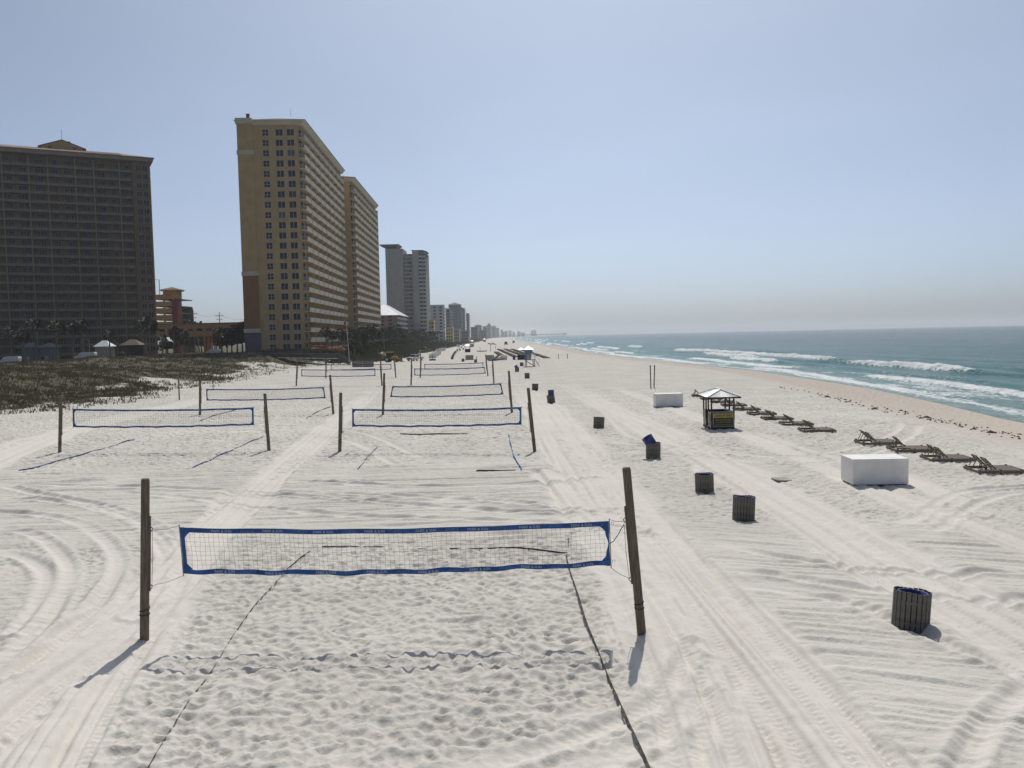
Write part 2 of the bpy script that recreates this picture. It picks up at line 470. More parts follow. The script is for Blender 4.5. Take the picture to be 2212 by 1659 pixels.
def sand_z(X, Y, ret=False):
    X = np.asarray(X, dtype=np.float64); Y = np.asarray(Y, dtype=np.float64)
    shp = X.shape
    X = X.ravel(); Y = Y.ravel()
    z = base_z(X, Y)
    dd = dune_edge(Y) - X
    ds = X - shore(Y)
    dry = sstep(-9, -15, ds)
    trk = np.zeros(X.shape); foot = np.zeros(X.shape); rk = np.zeros(X.shape); add = np.zeros(X.shape)
    M = (Y < 130) & (Y > 2)
    x = X[M]; y = Y[M]
    if len(x):
        wx = x + 0.22 * (vnoise(x * 1.3, y * 1.3, 71) - 0.5); wy = y + 0.22 * (vnoise(x * 1.3, y * 1.3, 72) - 0.5)
        f = bowls(wx, wy, 0.295, 3) * 0.108 + bowls(wx + 3.7, wy + 1.9, 0.18, 13) * 0.045
        f += (fbm(x * 1.1, y * 1.1, 41, 3) - 0.5) * 0.07
        court = sstep(27.5, 24.0, y) * sstep(-9.6 - 0.16 * (y - 15), -7.9 - 0.16 * (y - 15), x) * sstep(4.4, 3.2, x)
        court2 = sstep(42.5, 46, y)
        amp = np.clip(0.72 + 0.28 * court + 0.16 * court2 + 0.7 * (fbm(x * 0.35, y * 0.35, 55, 3) - 0.5), 0.25, 1.15)
        nf = sstep(130, 60, y)
        # combed ground between the near court and the next row, and on the right
        ka = sstep(25.8, 28.5, y) * sstep(45.5, 41.5, y) * sstep(5.5, 3.0, x)
        kb = sstep(4.6, 6.2, x) * sstep(30.0, 26.5, y + 0.25 * (x - 8)) * sstep(10.5, 13.0, y)
        kl = sstep(-8.5, -11.0, x) * sstep(26, 21, y)
        ra = rake(x, y - 0.03 * x, 81)
        rb = rake(x * 0.93 - y * 0.36, y * 0.93 + x * 0.36, 91)
        k = np.clip(ka + kb + 0.6 * kl, 0, 1)
        amp = amp * (1 - 0.82 * k)
        pt_ = 0.35 + 1.0 * fbm(x * 0.35, y * 0.5, 170, 2)
        ad = (np.clip(ka + 0.5 * kl, 0, 1) * ra + kb * rb) * pt_
        smooth = np.zeros(x.shape, np.float32)
        for pts, hw, ruts, st in ROADS:
            px = [p[0] for p in pts]; py = [p[1] for p in pts]
            bb = (x > min(px) - 4) & (x < max(px) + 4) & (y > min(py) - 4) & (y < max(py) + 4)
            if not bb.any(): continue
            xb = x[bb]; yb = y[bb]
            d, t, run = polydist(xb, yb, pts)
            wv = hw * (0.9 + 0.35 * (vnoise(run * 0.25, run * 0 + 7.7, 61) - 0.5)) + 0.3 * (vnoise(xb * 1.3, yb * 1.3, 62) - 0.5)
            s_ = sstep(0.22, -0.22, d - wv)
            h = (vnoise(t * 2.6, run * 0.05, 63) - 0.5) * 0.11 + (vnoise(t * 6.5, run * 0.08, 64) - 0.5) * 0.085 + (fbm(xb * 2.6, yb * 2.6, 66, 2) - 0.5) * 0.04 + (vnoise(t * 13.0, run * 0.10, 164) - 0.5) * 0.06
            h = h + 0.05 * sstep(0.66, 0.80, vnoise(xb * 5.5, yb * 5.5, 165)) * sstep(0.5, 0.75, vnoise(t * 1.7, run * 0.09, 166))
            h = h - 0.022
            for o in ruts:
                e = t - o + 0.16 * (vnoise(run * 0.13, run * 0 + o, 65) - 0.5)
                g = np.exp(-(e / 0.12) ** 2)
                h = h - st * 0.055 * g + st * 0.040 * np.exp(-((np.abs(e) - 0.24) / 0.07) ** 2) * (0.4 + vnoise(run * 0.4, t * 0 + o, 172))
                h = h + st * 0.012 * g * np.sign(np.sin((run + 0.5 * np.abs(e)) * 2 * PI / 0.17))
            h = h + 0.07 * np.exp(-((d - wv - 0.12) / 0.16) ** 2) * (0.3 + 0.9 * vnoise(run * 0.6, t * 0 + 2.2, 67))
            ad[bb] = ad[bb] * (1 - s_) + h * s_
            smooth[bb] = np.maximum(smooth[bb], s_)
        for i, pts in enumerate(RUTS):
            px = [p[0] for p in pts]; py = [p[1] for p in pts]
            bb = (x > min(px) - 2) & (x < max(px) + 2) & (y > min(py) - 2) & (y < max(py) + 2)
            if not bb.any(): continue
            xb = x[bb]; yb = y[bb]
            d, t, run = polydist(xb, yb, pts)
            wd = 0.15 + 0.05 * vnoise(run * 0.3, run * 0 + i, 68)
            h = -0.075 * np.exp(-(d / wd) ** 4) + 0.065 * np.exp(-((d - wd - 0.15) / 0.10) ** 2) * (0.5 + 0.8 * vnoise(run * 0.5, np.sign(t) * 3.0 + i, 69))
            h = h + 0.009 * np.exp(-(d / wd) ** 4) * np.sign(np.sin((run + 0.6 * np.abs(t)) * 2 * PI / 0.19))
            e0 = sstep(0, 1.5, run) * (0.25 + 0.95 * vnoise(run * 0.33, run * 0 + 3.1 * i, 168))
            s_ = np.exp(-(d / (wd + 0.16)) ** 4)
            ad[bb] = ad[bb] + h * e0 * (0.7 + 0.3 * (1 - smooth[bb]))
            smooth[bb] = np.maximum(smooth[bb], 0.85 * s_)
        amp = amp * (1 - 0.95 * smooth)
        trk[M] = smooth * sstep(125, 55, y)
        foot[M] = f * amp * nf
        add[M] = ad * sstep(130, 90, y)
    far = sstep(50, 110, Y) * (fbm(X * 0.55, Y * 0.28, 43, 3) - 0.5) * 0.10
    und = (fbm(X * 0.11, Y * 0.09, 45, 3) - 0.5) * 0.16 * sstep(8, 30, Y)
    flat = dry * (1 - 0.6 * sstep(0, 10, dd))
    z = z + (foot + add + far) * flat + und * sstep(-2, -16, ds)
    if ret: return z.reshape(shp), trk.reshape(shp)
    return z.reshape(shp)
def hz(x, y):
    return float(sand_z(np.array([x]), np.array([y]))[0])
def on_sand(px, py):
    """where the print's pixel meets the sand"""
    p = ground(px, py)
    for _ in range(4):
        z = float(base_z(np.array([p.x]), np.array([p.y]))[0])
        p = ground(px, py, min(z, 3.3))
    return Vector((p.x, p.y, hz(p.x, p.y)))

# rows follow the distance: fine near, coarse far
ys = [-30.0, -12.0, -4.0, 1.0, 4.0, 6.0, 7.5, 8.5]
while ys[-1] < 60: ys.append(ys[-1] + 0.036 + 0.00085 * ys[-1])
while ys[-1] < 11500: ys.append(ys[-1] + 0.24 * (ys[-1] / 60.0) ** 1.75 if ys[-1] < 900 else ys[-1] * 1.035)
ys = np.array(ys)
us = np.concatenate([-np.geomspace(6.0, 1.02, 12), np.linspace(-0.99, -0.68, 36), np.linspace(-0.675, 0.675, 780), np.linspace(0.68, 0.99, 36), np.geomspace(1.02, 6.0, 12)])
YY = np.repeat(ys[:, None], len(us), 1)
XX = us[None, :] * (np.maximum(YY, 0) + 5.0)
ZZ, TRK = sand_z(XX, YY, True)

def sand_material():
    m = bpy.data.materials.new('white_sand')
    m.use_nodes = True
    N, L = m.node_tree.nodes, m.node_tree.links
    b = N['Principled BSDF']
    b.inputs['Roughness'].default_value = 0.95
    b.inputs['Specular IOR Level'].default_value = 0.15
    tc = N.new('ShaderNodeTexCoord')
    wet = N.new('ShaderNodeAttribute'); wet.attribute_name = 'wet'
    veg = N.new('ShaderNodeAttribute'); veg.attribute_name = 'soil'
    n1 = N.new('ShaderNodeTexNoise'); n1.inputs['Scale'].default_value = 0.22; n1.inputs['Detail'].default_value = 6
    n2 = N.new('ShaderNodeTexNoise'); n2.inputs['Scale'].default_value = 5.0; n2.inputs['Detail'].default_value = 6; n2.inputs['Roughness'].default_value = 0.7
    for n in (n1, n2): L.new(tc.outputs['Object'], n.inputs['Vector'])
    def mix(f, a, c, fac_sock=None):
        x = N.new('ShaderNodeMix'); x.data_type = 'RGBA'
        if isinstance(a, tuple): x.inputs['A'].default_value = (*a, 1)
        else: L.new(a, x.inputs['A'])
        if isinstance(c, tuple): x.inputs['B'].default_value = (*c, 1)
        else: L.new(c, x.inputs['B'])
        if fac_sock is not None: L.new(fac_sock, x.inputs['Factor'])
        else: x.inputs['Factor'].default_value = f
        return x.outputs['Result']
    def rng(sock, a, c):
        r = N.new('ShaderNodeMapRange'); r.inputs['From Min'].default_value = a; r.inputs['From Max'].default_value = c
        L.new(sock, r.inputs['Value']); return r.outputs[0]
    c0 = mix(0, (0.535, 0.503, 0.452), (0.605, 0.570, 0.515), rng(n1.outputs['Fac'], 0.35, 0.65))
    trk_ = N.new('ShaderNodeAttribute'); trk_.attribute_name = 'track'
    tm_ = N.new('ShaderNodeMath'); tm_.operation = 'MULTIPLY'; tm_.inputs[1].default_value = 0.45; L.new(trk_.outputs['Fac'], tm_.inputs[0])
    c0 = mix(0, c0, (0.71, 0.665, 0.60), tm_.outputs[0])
    c1 = mix(0, c0, (0.46, 0.43, 0.38), rng(n2.outputs['Fac'], 0.56, 0.78))
    c2 = mix(0, c1, (0.51, 0.44, 0.37), wet.outputs['Fac'])
    c3 = mix(0, c2, (0.12, 0.11, 0.075), veg.outputs['Fac'])
    L.new(c3, b.inputs['Base Color'])
    # fine grain near; where the mesh grows coarse the relief is carried by bump
    sep = N.new('ShaderNodeSeparateXYZ'); L.new(tc.outputs['Object'], sep.inputs[0])
    fv = N.new('ShaderNodeTexVoronoi'); fv.inputs['Scale'].default_value = 2.7
    L.new(tc.outputs['Object'], fv.inputs['Vector'])
    n3 = N.new('ShaderNodeTexNoise'); n3.inputs['Scale'].default_value = 22.0; n3.inputs['Detail'].default_value = 4
    L.new(tc.outputs['Object'], n3.inputs['Vector'])
    farf = rng(sep.outputs['Y'], 30, 90)
    iv = N.new('ShaderNodeMath'); iv.operation = 'SUBTRACT'; iv.inputs[0].default_value = 1.0; L.new(trk_.outputs['Fac'], iv.inputs[1])
    m0 = N.new('ShaderNodeMath'); m0.operation = 'MULTIPLY'; L.new(iv.outputs[0], m0.inputs[0]); L.new(farf, m0.inputs[1])
    mu = N.new('ShaderNodeMath'); mu.operation = 'MULTIPLY'; L.new(fv.outputs['Distance'], mu.inputs[0]); L.new(m0.outputs[0], mu.inputs[1])
    b1 = N.new('ShaderNodeBump'); b1.inputs['Distance'].default_value = 0.26; b1.inputs['Strength'].default_value = 0.9
    L.new(mu.outputs[0], b1.inputs['Height'])
    b2 = N.new('ShaderNodeBump'); b2.inputs['Distance'].default_value = 0.012; b2.inputs['Strength'].default_value = 0.7
    L.new(n3.outputs['Fac'], b2.inputs['Height']); L.new(b1.outputs[0], b2.inputs['Normal'])
    n5 = N.new('ShaderNodeTexNoise'); n5.inputs['Scale'].default_value = 8.0; n5.inputs['Detail'].default_value = 3
    L.new(tc.outputs['Object'], n5.inputs['Vector'])
    m5 = N.new('ShaderNodeMath'); m5.operation = 'MULTIPLY'; L.new(n5.outputs['Fac'], m5.inputs[0]); L.new(iv.outputs[0], m5.inputs[1])
    b3 = N.new('ShaderNodeBump'); b3.inputs['Distance'].default_value = 0.035; b3.inputs['Strength'].default_value = 0.8
    L.new(m5.outputs[0], b3.inputs['Height']); L.new(b2.outputs[0], b3.inputs['Normal'])
    L.new(b3.outputs[0], b.inputs['Normal'])
    return m
DS = XX - shore(YY)
DDn = dune_edge(YY) - XX
wet = sstep(-13, -8, DS + 3 * (fbm(XX * 0.2, YY * 0.12, 15, 3) - 0.5)) * 0.9
soil = sstep(0.44, 0.56, fbm(XX * 0.16, YY * 0.11, 25, 4) + 0.46 * sstep(1, 18, DDn) - 0.08) * sstep(0.5, 4, DDn)
soil = np.maximum(soil, sstep(50, 75, DDn))
SAND = sand_material()
beach = put('beach', grid_mesh('beach', np.stack([XX, YY, ZZ], -1), len(ys), len(us), SAND, True, {'wet': wet, 'soil': soil, 'track': TRK}))
tag(beach, kind='structure')
SOILF = lambda X, Y: sstep(0.44, 0.56, fbm(X * 0.16, Y * 0.11, 25, 4) + 0.46 * sstep(1, 18, dune_edge(Y) - X) - 0.08) * sstep(0.5, 4, dune_edge(Y) - X)

# ================================================================== the sea
sy = [-300.0, -150.0, -60.0, -20.0, 5.0, 20.0, 30.0, 38.0]
while sy[-1] < 60: sy.append(sy[-1] + 0.55)
while sy[-1] < 700: sy.append(sy[-1] + 0.55 * (sy[-1] / 60.0) ** 1.35)
while sy[-1] < 12500: sy.append(sy[-1] * 1.05)
sy = np.array(sy)
sc_ = [-6.0, -4.5, -3.5]
while sc_[-1] < 75: sc_.append(sc_[-1] + 0.32)
while sc_[-1] < 400: sc_.append(sc_[-1] * 1.012)
while sc_[-1] < 14000: sc_.append(sc_[-1] * 1.12)
sc_ = np.array(sc_)
SY = np.repeat(sy[:, None], len(sc_), 1)
SS = np.repeat(sc_[None, :], len(sy), 0)
SX = shore(SY) + SS
sh = 0.10 * (fbm(SX * 0.10, SY * 0.045, 101, 3) - 0.5) * 2 + 0.06 * (fbm(SX * 0.45, SY * 0.25, 102, 3) - 0.5) * 2
sh = sh * sstep(0, 10, SS) * (1 - sstep(900, 3000, SY))
swell = 0.16 * np.sin(2 * PI * (SS / 14.0 + 0.6 * fbm(SX * 0.02, SY * 0.01, 103, 2) * 3)) * sstep(10, 40, SS) * (1 - sstep(150, 260, SS))
foam = np.zeros(SS.shape)
dis = np.zeros(SS.shape)
for k, (s0, a0, seed, per, thr) in enumerate(((4.0, 0.20, 3, 0.034, 0.46), (9.5, 0.36, 17, 0.028, 0.54), (17.0, 0.75, 5, 0.024, 0.56), (25.0, 0.95, 11, 0.020, 0.60), (36.0, 0.9, 23, 0.018, 0.68), (50.0, 0.7, 29, 0.016, 0.74))):
    line = s0 + 5.0 * (vnoise(SY * 0.018, SY * 0 + seed, seed) - 0.5) + 1.6 * (vnoise(SY * 0.09, SY * 0 + seed, seed + 1) - 0.5)
    act = sstep(thr - 0.08, thr + 0.10, vnoise(SY * per, SY * 0 + seed * 1.7, seed + 2))
    e = SS - line                      # positive: seaward of the crest
    prof = np.where(e < 0, np.exp(-(e / 0.9) ** 2), np.exp(-(e / 3.2) ** 2))
    rough_ = 0.65 + 0.7 * fbm(SX * 0.9, SY * 0.9, 110 + k, 3)
    dis += a0 * (0.35 + 0.65 * act) * prof * np.where(e < 0.5, rough_, 1.0)
    front = act * np.where(e < 0, np.exp(-(e / 1.5) ** 2), np.exp(-(e / 0.55) ** 2))
    trail = act * np.where(e < 0, np.exp(e / 3.0), 0) * 0.55
    foam = np.maximum(foam, np.maximum(front * 1.05, trail))
lace = fbm(SX * 0.28, SY * 0.13, 120, 4)
fb = sstep(0.46, 0.64, lace) * sstep(-2, 1, SS) * (1 - sstep(6, 22, SS)) * 0.54
edge = np.exp(-((SS - 0.8 - 2.2 * (vnoise(SY * 0.09, SY * 0 + 1.0, 130) - 0.5)) / 0.5) ** 2) * 0.8
foam = np.clip(np.maximum(np.maximum(foam, fb), edge), 0, 1.2)
fade = (1 - sstep(1500, 4000, SY))
SZ = SEA + (sh + swell + dis * sstep(-1, 4, SS)) * fade
SZ = SZ + 0.05 * (fbm(SX * 1.6, SY * 1.6, 140, 3) - 0.4) * np.clip(foam, 0, 1)
SZ[:, :3] = SEA - 0.25
def sea_material():
    m = bpy.data.materials.new('sea_water')
    m.use_nodes = True
    N, L = m.node_tree.nodes, m.node_tree.links
    b = N['Principled BSDF']
    tc = N.new('ShaderNodeTexCoord')
    fo = N.new('ShaderNodeAttribute'); fo.attribute_name = 'foam'
    of = N.new('ShaderNodeAttribute'); of.attribute_name = 'offshore'
    cr = N.new('ShaderNodeValToRGB')
    el = cr.color_ramp.elements
    el[0].position = 0.0; el[0].color = (0.20, 0.30, 0.27, 1)
    el[1].position = 1.0; el[1].color = (0.006, 0.030, 0.046, 1)
    e = el.new(0.12); e.color = (0.048, 0.175, 0.168, 1)
    e = el.new(0.45); e.color = (0.013, 0.080, 0.084, 1)
    e = el.new(0.72); e.color = (0.008, 0.044, 0.058, 1)
    L.new(of.outputs['Fac'], cr.inputs[0])
    mp = N.new('ShaderNodeMapping'); mp.inputs['Scale'].default_value = (1.0, 0.45, 1.0); L.new(tc.outputs['Object'], mp.inputs[0])
    n1 = N.new('ShaderNodeTexNoise'); n1.inputs['Scale'].default_value = 2.2; n1.inputs['Detail'].default_value = 8; n1.inputs['Roughness'].default_value = 0.7
    L.new(mp.outputs[0], n1.inputs['Vector'])
    ad = N.new('ShaderNodeMath'); ad.operation = 'MULTIPLY_ADD'; ad.inputs[1].default_value = 2.6; ad.inputs[2].default_value = -1.3
    L.new(n1.outputs['Fac'], ad.inputs[0])
    sm = N.new('ShaderNodeMath'); sm.operation = 'ADD'; L.new(ad.outputs[0], sm.inputs[0]); L.new(fo.outputs['Fac'], sm.inputs[1])
    rg = N.new('ShaderNodeMapRange'); rg.inputs['From Min'].default_value = 0.36; rg.inputs['From Max'].default_value = 0.66
    L.new(sm.outputs[0], rg.inputs['Value'])
    mx = N.new('ShaderNodeMix'); mx.data_type = 'RGBA'
    L.new(rg.outputs[0], mx.inputs['Factor']); L.new(cr.outputs[0], mx.inputs['A']); mx.inputs['B'].default_value = (0.80, 0.82, 0.82, 1)
    L.new(mx.outputs['Result'], b.inputs['Base Color'])
    rr = N.new('ShaderNodeMapRange'); rr.inputs['To Min'].default_value = 0.16; rr.inputs['To Max'].default_value = 0.8
    L.new(rg.outputs[0], rr.inputs['Value']); L.new(rr.outputs[0], b.inputs['Roughness'])
    b.inputs['IOR'].default_value = 1.333
    b.inputs['Specular IOR Level'].default_value = 0.09
    w1 = N.new('ShaderNodeTexNoise'); w1.inputs['Scale'].default_value = 0.55; w1.inputs['Detail'].default_value = 8; w1.inputs['Roughness'].default_value = 0.62; w1.inputs['Distortion'].default_value = 0.4
    m2 = N.new('ShaderNodeMapping'); m2.inputs['Scale'].default_value = (1.0, 0.55, 1.0); m2.inputs['Rotation'].default_value = (0, 0, 0.35); L.new(tc.outputs['Object'], m2.inputs[0]); L.new(m2.outputs[0], w1.inputs['Vector'])
    bp = N.new('ShaderNodeBump'); bp.inputs['Distance'].default_value = 1.5; bp.inputs['Strength'].default_value = 1.0
    L.new(w1.outputs['Fac'], bp.inputs['Height'])
    L.new(bp.outputs[0], b.inputs['Normal'])
    return m
offs = np.clip(np.log1p(np.maximum(SS, 0) / 12.0) / math.log1p(3000 / 12.0), 0, 1)
sea = put('sea', grid_mesh('sea', np.stack([SX, SY, SZ], -1), len(sy), len(sc_), sea_material(), True, {'foam': foam, 'offshore': offs}))
tag(sea, kind='structure')

# ================================================================== the hazy air
hb = MB()
hb.b2(-14000, 15500, -900, 13500, -6.0, 96.0)
hm = bpy.data.materials.new('haze_air')
hm.use_nodes = True
hm.node_tree.nodes.remove(hm.node_tree.nodes['Principled BSDF'])
pv = hm.node_tree.nodes.new('ShaderNodeVolumePrincipled')
pv.inputs['Color'].default_value = (0.93, 0.96, 1.0, 1)
pv.inputs['Density'].default_value = 0.00011
pv.inputs['Anisotropy'].default_value = 0.35
hm.node_tree.links.new(pv.outputs[0], hm.node_tree.nodes['Material Output'].inputs['Volume'])
haze = hb.build('haze', hm)
tag(haze, kind='stuff')

# ================================================================== shared materials
WOOD = mat('weathered_post_wood', (0.17, 0.135, 0.098), 0.9, 0.22, 5.0, 0.006, 30.0, stretch=(6, 6, 0.5))
WOODG = mat('grey_plank_wood', (0.160, 0.145, 0.123), 0.9, 0.2, 6.0, 0.004, 40.0, stretch=(1, 1, 1))
WOODC = mat('dark_lounger_wood', (0.185, 0.150, 0.112), 0.85, 0.22, 8.0, 0.003, 40.0)
ROPE = mat('pale_rope', (0.42, 0.38, 0.30), 0.9, 0.15, 40.0)
CORD = mat('black_net_cord', (0.025, 0.025, 0.028), 0.85, 0.1, 20.0)
BLUE = mat('blue_net_tape', (0.012, 0.085, 0.30), 0.55, 0.16, 4.0, 0.004, 14.0)
BLUELINE = mat('blue_court_webbing', (0.02, 0.12, 0.36), 0.7, 0.2, 8.0)
BACKLITLINE = mat('sandy_backlit_webbing', (0.035, 0.032, 0.030), 0.8, 0.2, 8.0, hue=(0.16, 0.145, 0.125))  # blue webbing coloured near-black for its backlit shade; paler flecks are sand
INK = mat('white_print', (0.38, 0.45, 0.54), 0.7, 0.08, 30.0)
INK2 = mat('faded_white_print', (0.13, 0.22, 0.40), 0.7, 0.08, 30.0)
STEEL = mat('dull_steel', (0.32, 0.32, 0.33), 0.45, 0.1, 10.0, metal=0.7)
PAINTW = mat('white_painted_board', (0.80, 0.78, 0.74), 0.5, 0.05, 1.6, 0.002, 8.0)
BARREL = mat('blue_plastic_barrel', (0.018, 0.030, 0.155), 0.42, 0.12, 4.0)
DARKTRIM = mat('dark_brown_timber', (0.055, 0.045, 0.038), 0.8, 0.2, 6.0)
RUST = mat('grey_dowel', (0.30, 0.26, 0.22), 0.8, 0.1, 10.0)

def text_mesh(s, size, material, shear=0.0, bold=0.0, align='LEFT', name='lettering'):
    cu = bpy.data.curves.new(name, 'FONT')
    cu.body = s; cu.size = size; cu.shear = shear; cu.offset = bold
    cu.align_x = align; cu.align_y = 'CENTER'
    cu.resolution_u = 2
    ob = bpy.data.objects.new(name, cu)
    COL.objects.link(ob)
    bpy.context.view_layer.update()
    me = bpy.data.meshes.new_from_object(ob.evaluated_get(bpy.context.evaluated_depsgraph_get()))
    bpy.data.objects.remove(ob)
    bpy.data.curves.remove(cu)
    me.name = name
    me.materials.clear(); me.materials.append(material)
    return me
TXT1 = text_mesh('PARK & SUN', 0.080, INK, 0, 0.0012)
TXT2 = text_mesh('SPORTS', 0.086, INK2, 0.25, 0.0)

# ================================================================== volleyball posts and nets
def strip(mb, pts, ups, half, nrm, th):
    """a band of cloth: centre points, up directions, half width, thickness"""
    b = len(mb.v)
    for p, u in zip(pts, ups):
        for a, c in ((-1, -1), (-1, 1), (1, 1), (1, -1)):
            mb.v.append(tuple(p + u * (half * a) + nrm * (th / 2 * c)))
    for i in range(len(pts) - 1):
        for k in range(4):
            k2 = (k + 1) % 4
            mb.f.append((b + i * 4 + k, b + i * 4 + k2, b + i * 4 + 4 + k2, b + i * 4 + 4 + k)); mb.mi.append(mb.cur)
    e = b + (len(pts) - 1) * 4
    mb.f.append((b, b + 1, b + 2, b + 3)); mb.mi.append(mb.cur)
    mb.f.append((e + 3, e + 2, e + 1, e)); mb.mi.append(mb.cur)

def plane_hit(px, py, P, Q):
    d = _ray(px, py)
    n = Vector((Q.y - P.y, P.x - Q.x, 0)).normalized()
    t = (P - Vector((0, 0, CAM_H))).dot(n) / d.dot(n)
    return Vector((0, 0, CAM_H)) + d * t

COURTS = [  # post tops and bases, net corners (print coordinates)
 ('nearest', [(314, 1034), (312, 1378), (1353, 1010), (1386, 1364), (388, 1140), (1315, 1126), (396, 1240), (1319, 1222)]),
 ('second row left', [(131, 855), (129, 976), (572, 850), (581, 971), (158, 883), (547, 880), (159, 923), (548, 918)]),
 ('second row right', [(736, 848), (734, 973), (1141, 838), (1155, 973), (761, 883), (1126, 879), (761, 921), (1126, 917)]),
 ('third row left', [(432, 816), (432, 896), (713, 810), (720, 893), (446, 840), (699, 836), (447, 865), (703, 860)]),
 ('third row right', [(830, 806), (827, 894), (1099, 801), (1106, 891), (848, 834), (1082, 828), (843, 858), (1087, 852)]),
 ('fourth row left', [(642, 782), (640, 834), (822, 775), (825, 833), (651, 798), (810, 796), (651, 813), (811, 812)]),
 ('fourth row right', [(889, 776), (888, 832), (1064, 776), (1067, 828), (895, 796), (1047, 793), (895, 811), (1049, 807)]),
 ('farthest row left', [(704, 772), (704, 817), (852, 773), (855, 816), (715, 787), (845, 786), (715, 800), (845, 798)]),
 ('farthest row right', [(909, 769), (908, 816), (1049, 766), (1054, 812), (917, 786), (1044, 783), (917, 798), (1044, 795)]),
]
POSTS = []
def make_post(B, T, label, inner, fine, group='volleyball posts'):
    B = Vector((B.x, B.y, hz(B.x, B.y)))
    t = thing('volleyball_post', label, 'post', B, group=group)
    d = Vector(T) - B
    n = 14
    mb = MB()
    k = 7
    mb.tube([d * (-0.10), d * 0.02, d * 0.25, d * 0.5, d * 0.75, d * 0.985, d], [0.098, 0.098, 0.096, 0.093, 0.091, 0.089, 0.080], n)
    mb.build('pole', WOOD, t, smooth=False)
    s = Vector((inner, 0, 0))
    m2 = MB()
    m2.beam(d * 0.30 + s * 0.105, d * 0.77 + s * 0.105, 0.04, 0.018, up=(0, 1, 0))
    m2.build('cleat_board', WOODG, t)
    for f in (0.69, 0.33):
        m3 = MB()
        m3.tube([d * f + s * 0.11 + Vector((0, 0, 0.05)), d * f + s * 0.17, d * (f - 0.01) + s * 0.15, d * (f - 0.02) + s * 0.12], 0.012, 5)
        m3.build('eye_hook', STEEL, t)
    if fine:
        m4 = MB()
        pts = []
        for i in range(0, 30):
            a = i * 2 * PI / 12
            pts.append(d * (0.155 + 0.055 * max(0, (i - 12)) / 17.0) + Vector((math.cos(a) * 0.105, math.sin(a) * 0.105, 0)))
        m4.tube(pts, 0.009, 5)
        m4.tube([d * 0.21 + s * 0.1, d * 0.155 - s * 0.1], 0.008, 5)
        m4.build('rope_wrap', CORD, t)
    m5 = MB()
    m5.tube([d * 0.69 + s * 0.155, d * 0.5 + s * 0.175 + Vector((0, -0.02, 0)), d * 0.33 + s * 0.155], 0.006, 4)
    m5.build('halyard', ROPE, t)
    POSTS.append((B, d))
    return B, d
POSTLAB = {
 'nearest': ('thick weathered post nearest the camera, left end of the closest net', 'tall leaning weathered post at the right end of the closest net'),
 'second row left': ('post at the far left, left end of the second left net beside the dune', 'leaning post at the right end of the second left net'),
 'second row right': ('upright post at the left end of the second right net', 'leaning post at the right end of the second right net'),
 'third row left': ('post seen through the second left net, left end of the third left net', 'leaning post at the right end of the third left net'),
 'third row right': ('post at the left end of the third right net on the pale track', 'leaning post at the right end of the third right net'),
 'fourth row left': ('thin distant post at the left end of the fourth left net', 'distant leaning post at the right end of the fourth left net'),
 'fourth row right': ('distant post at the left end of the fourth right net near the pickup', 'distant leaning post at the right end of the fourth right net'),
 'farthest row left': ('small post at the left end of the farthest left net', 'small leaning post at the right end of the farthest left net'),
 'farthest row right': ('small post at the left end of the farthest right net', 'small leaning post at the right end of the farthest right net'),
}
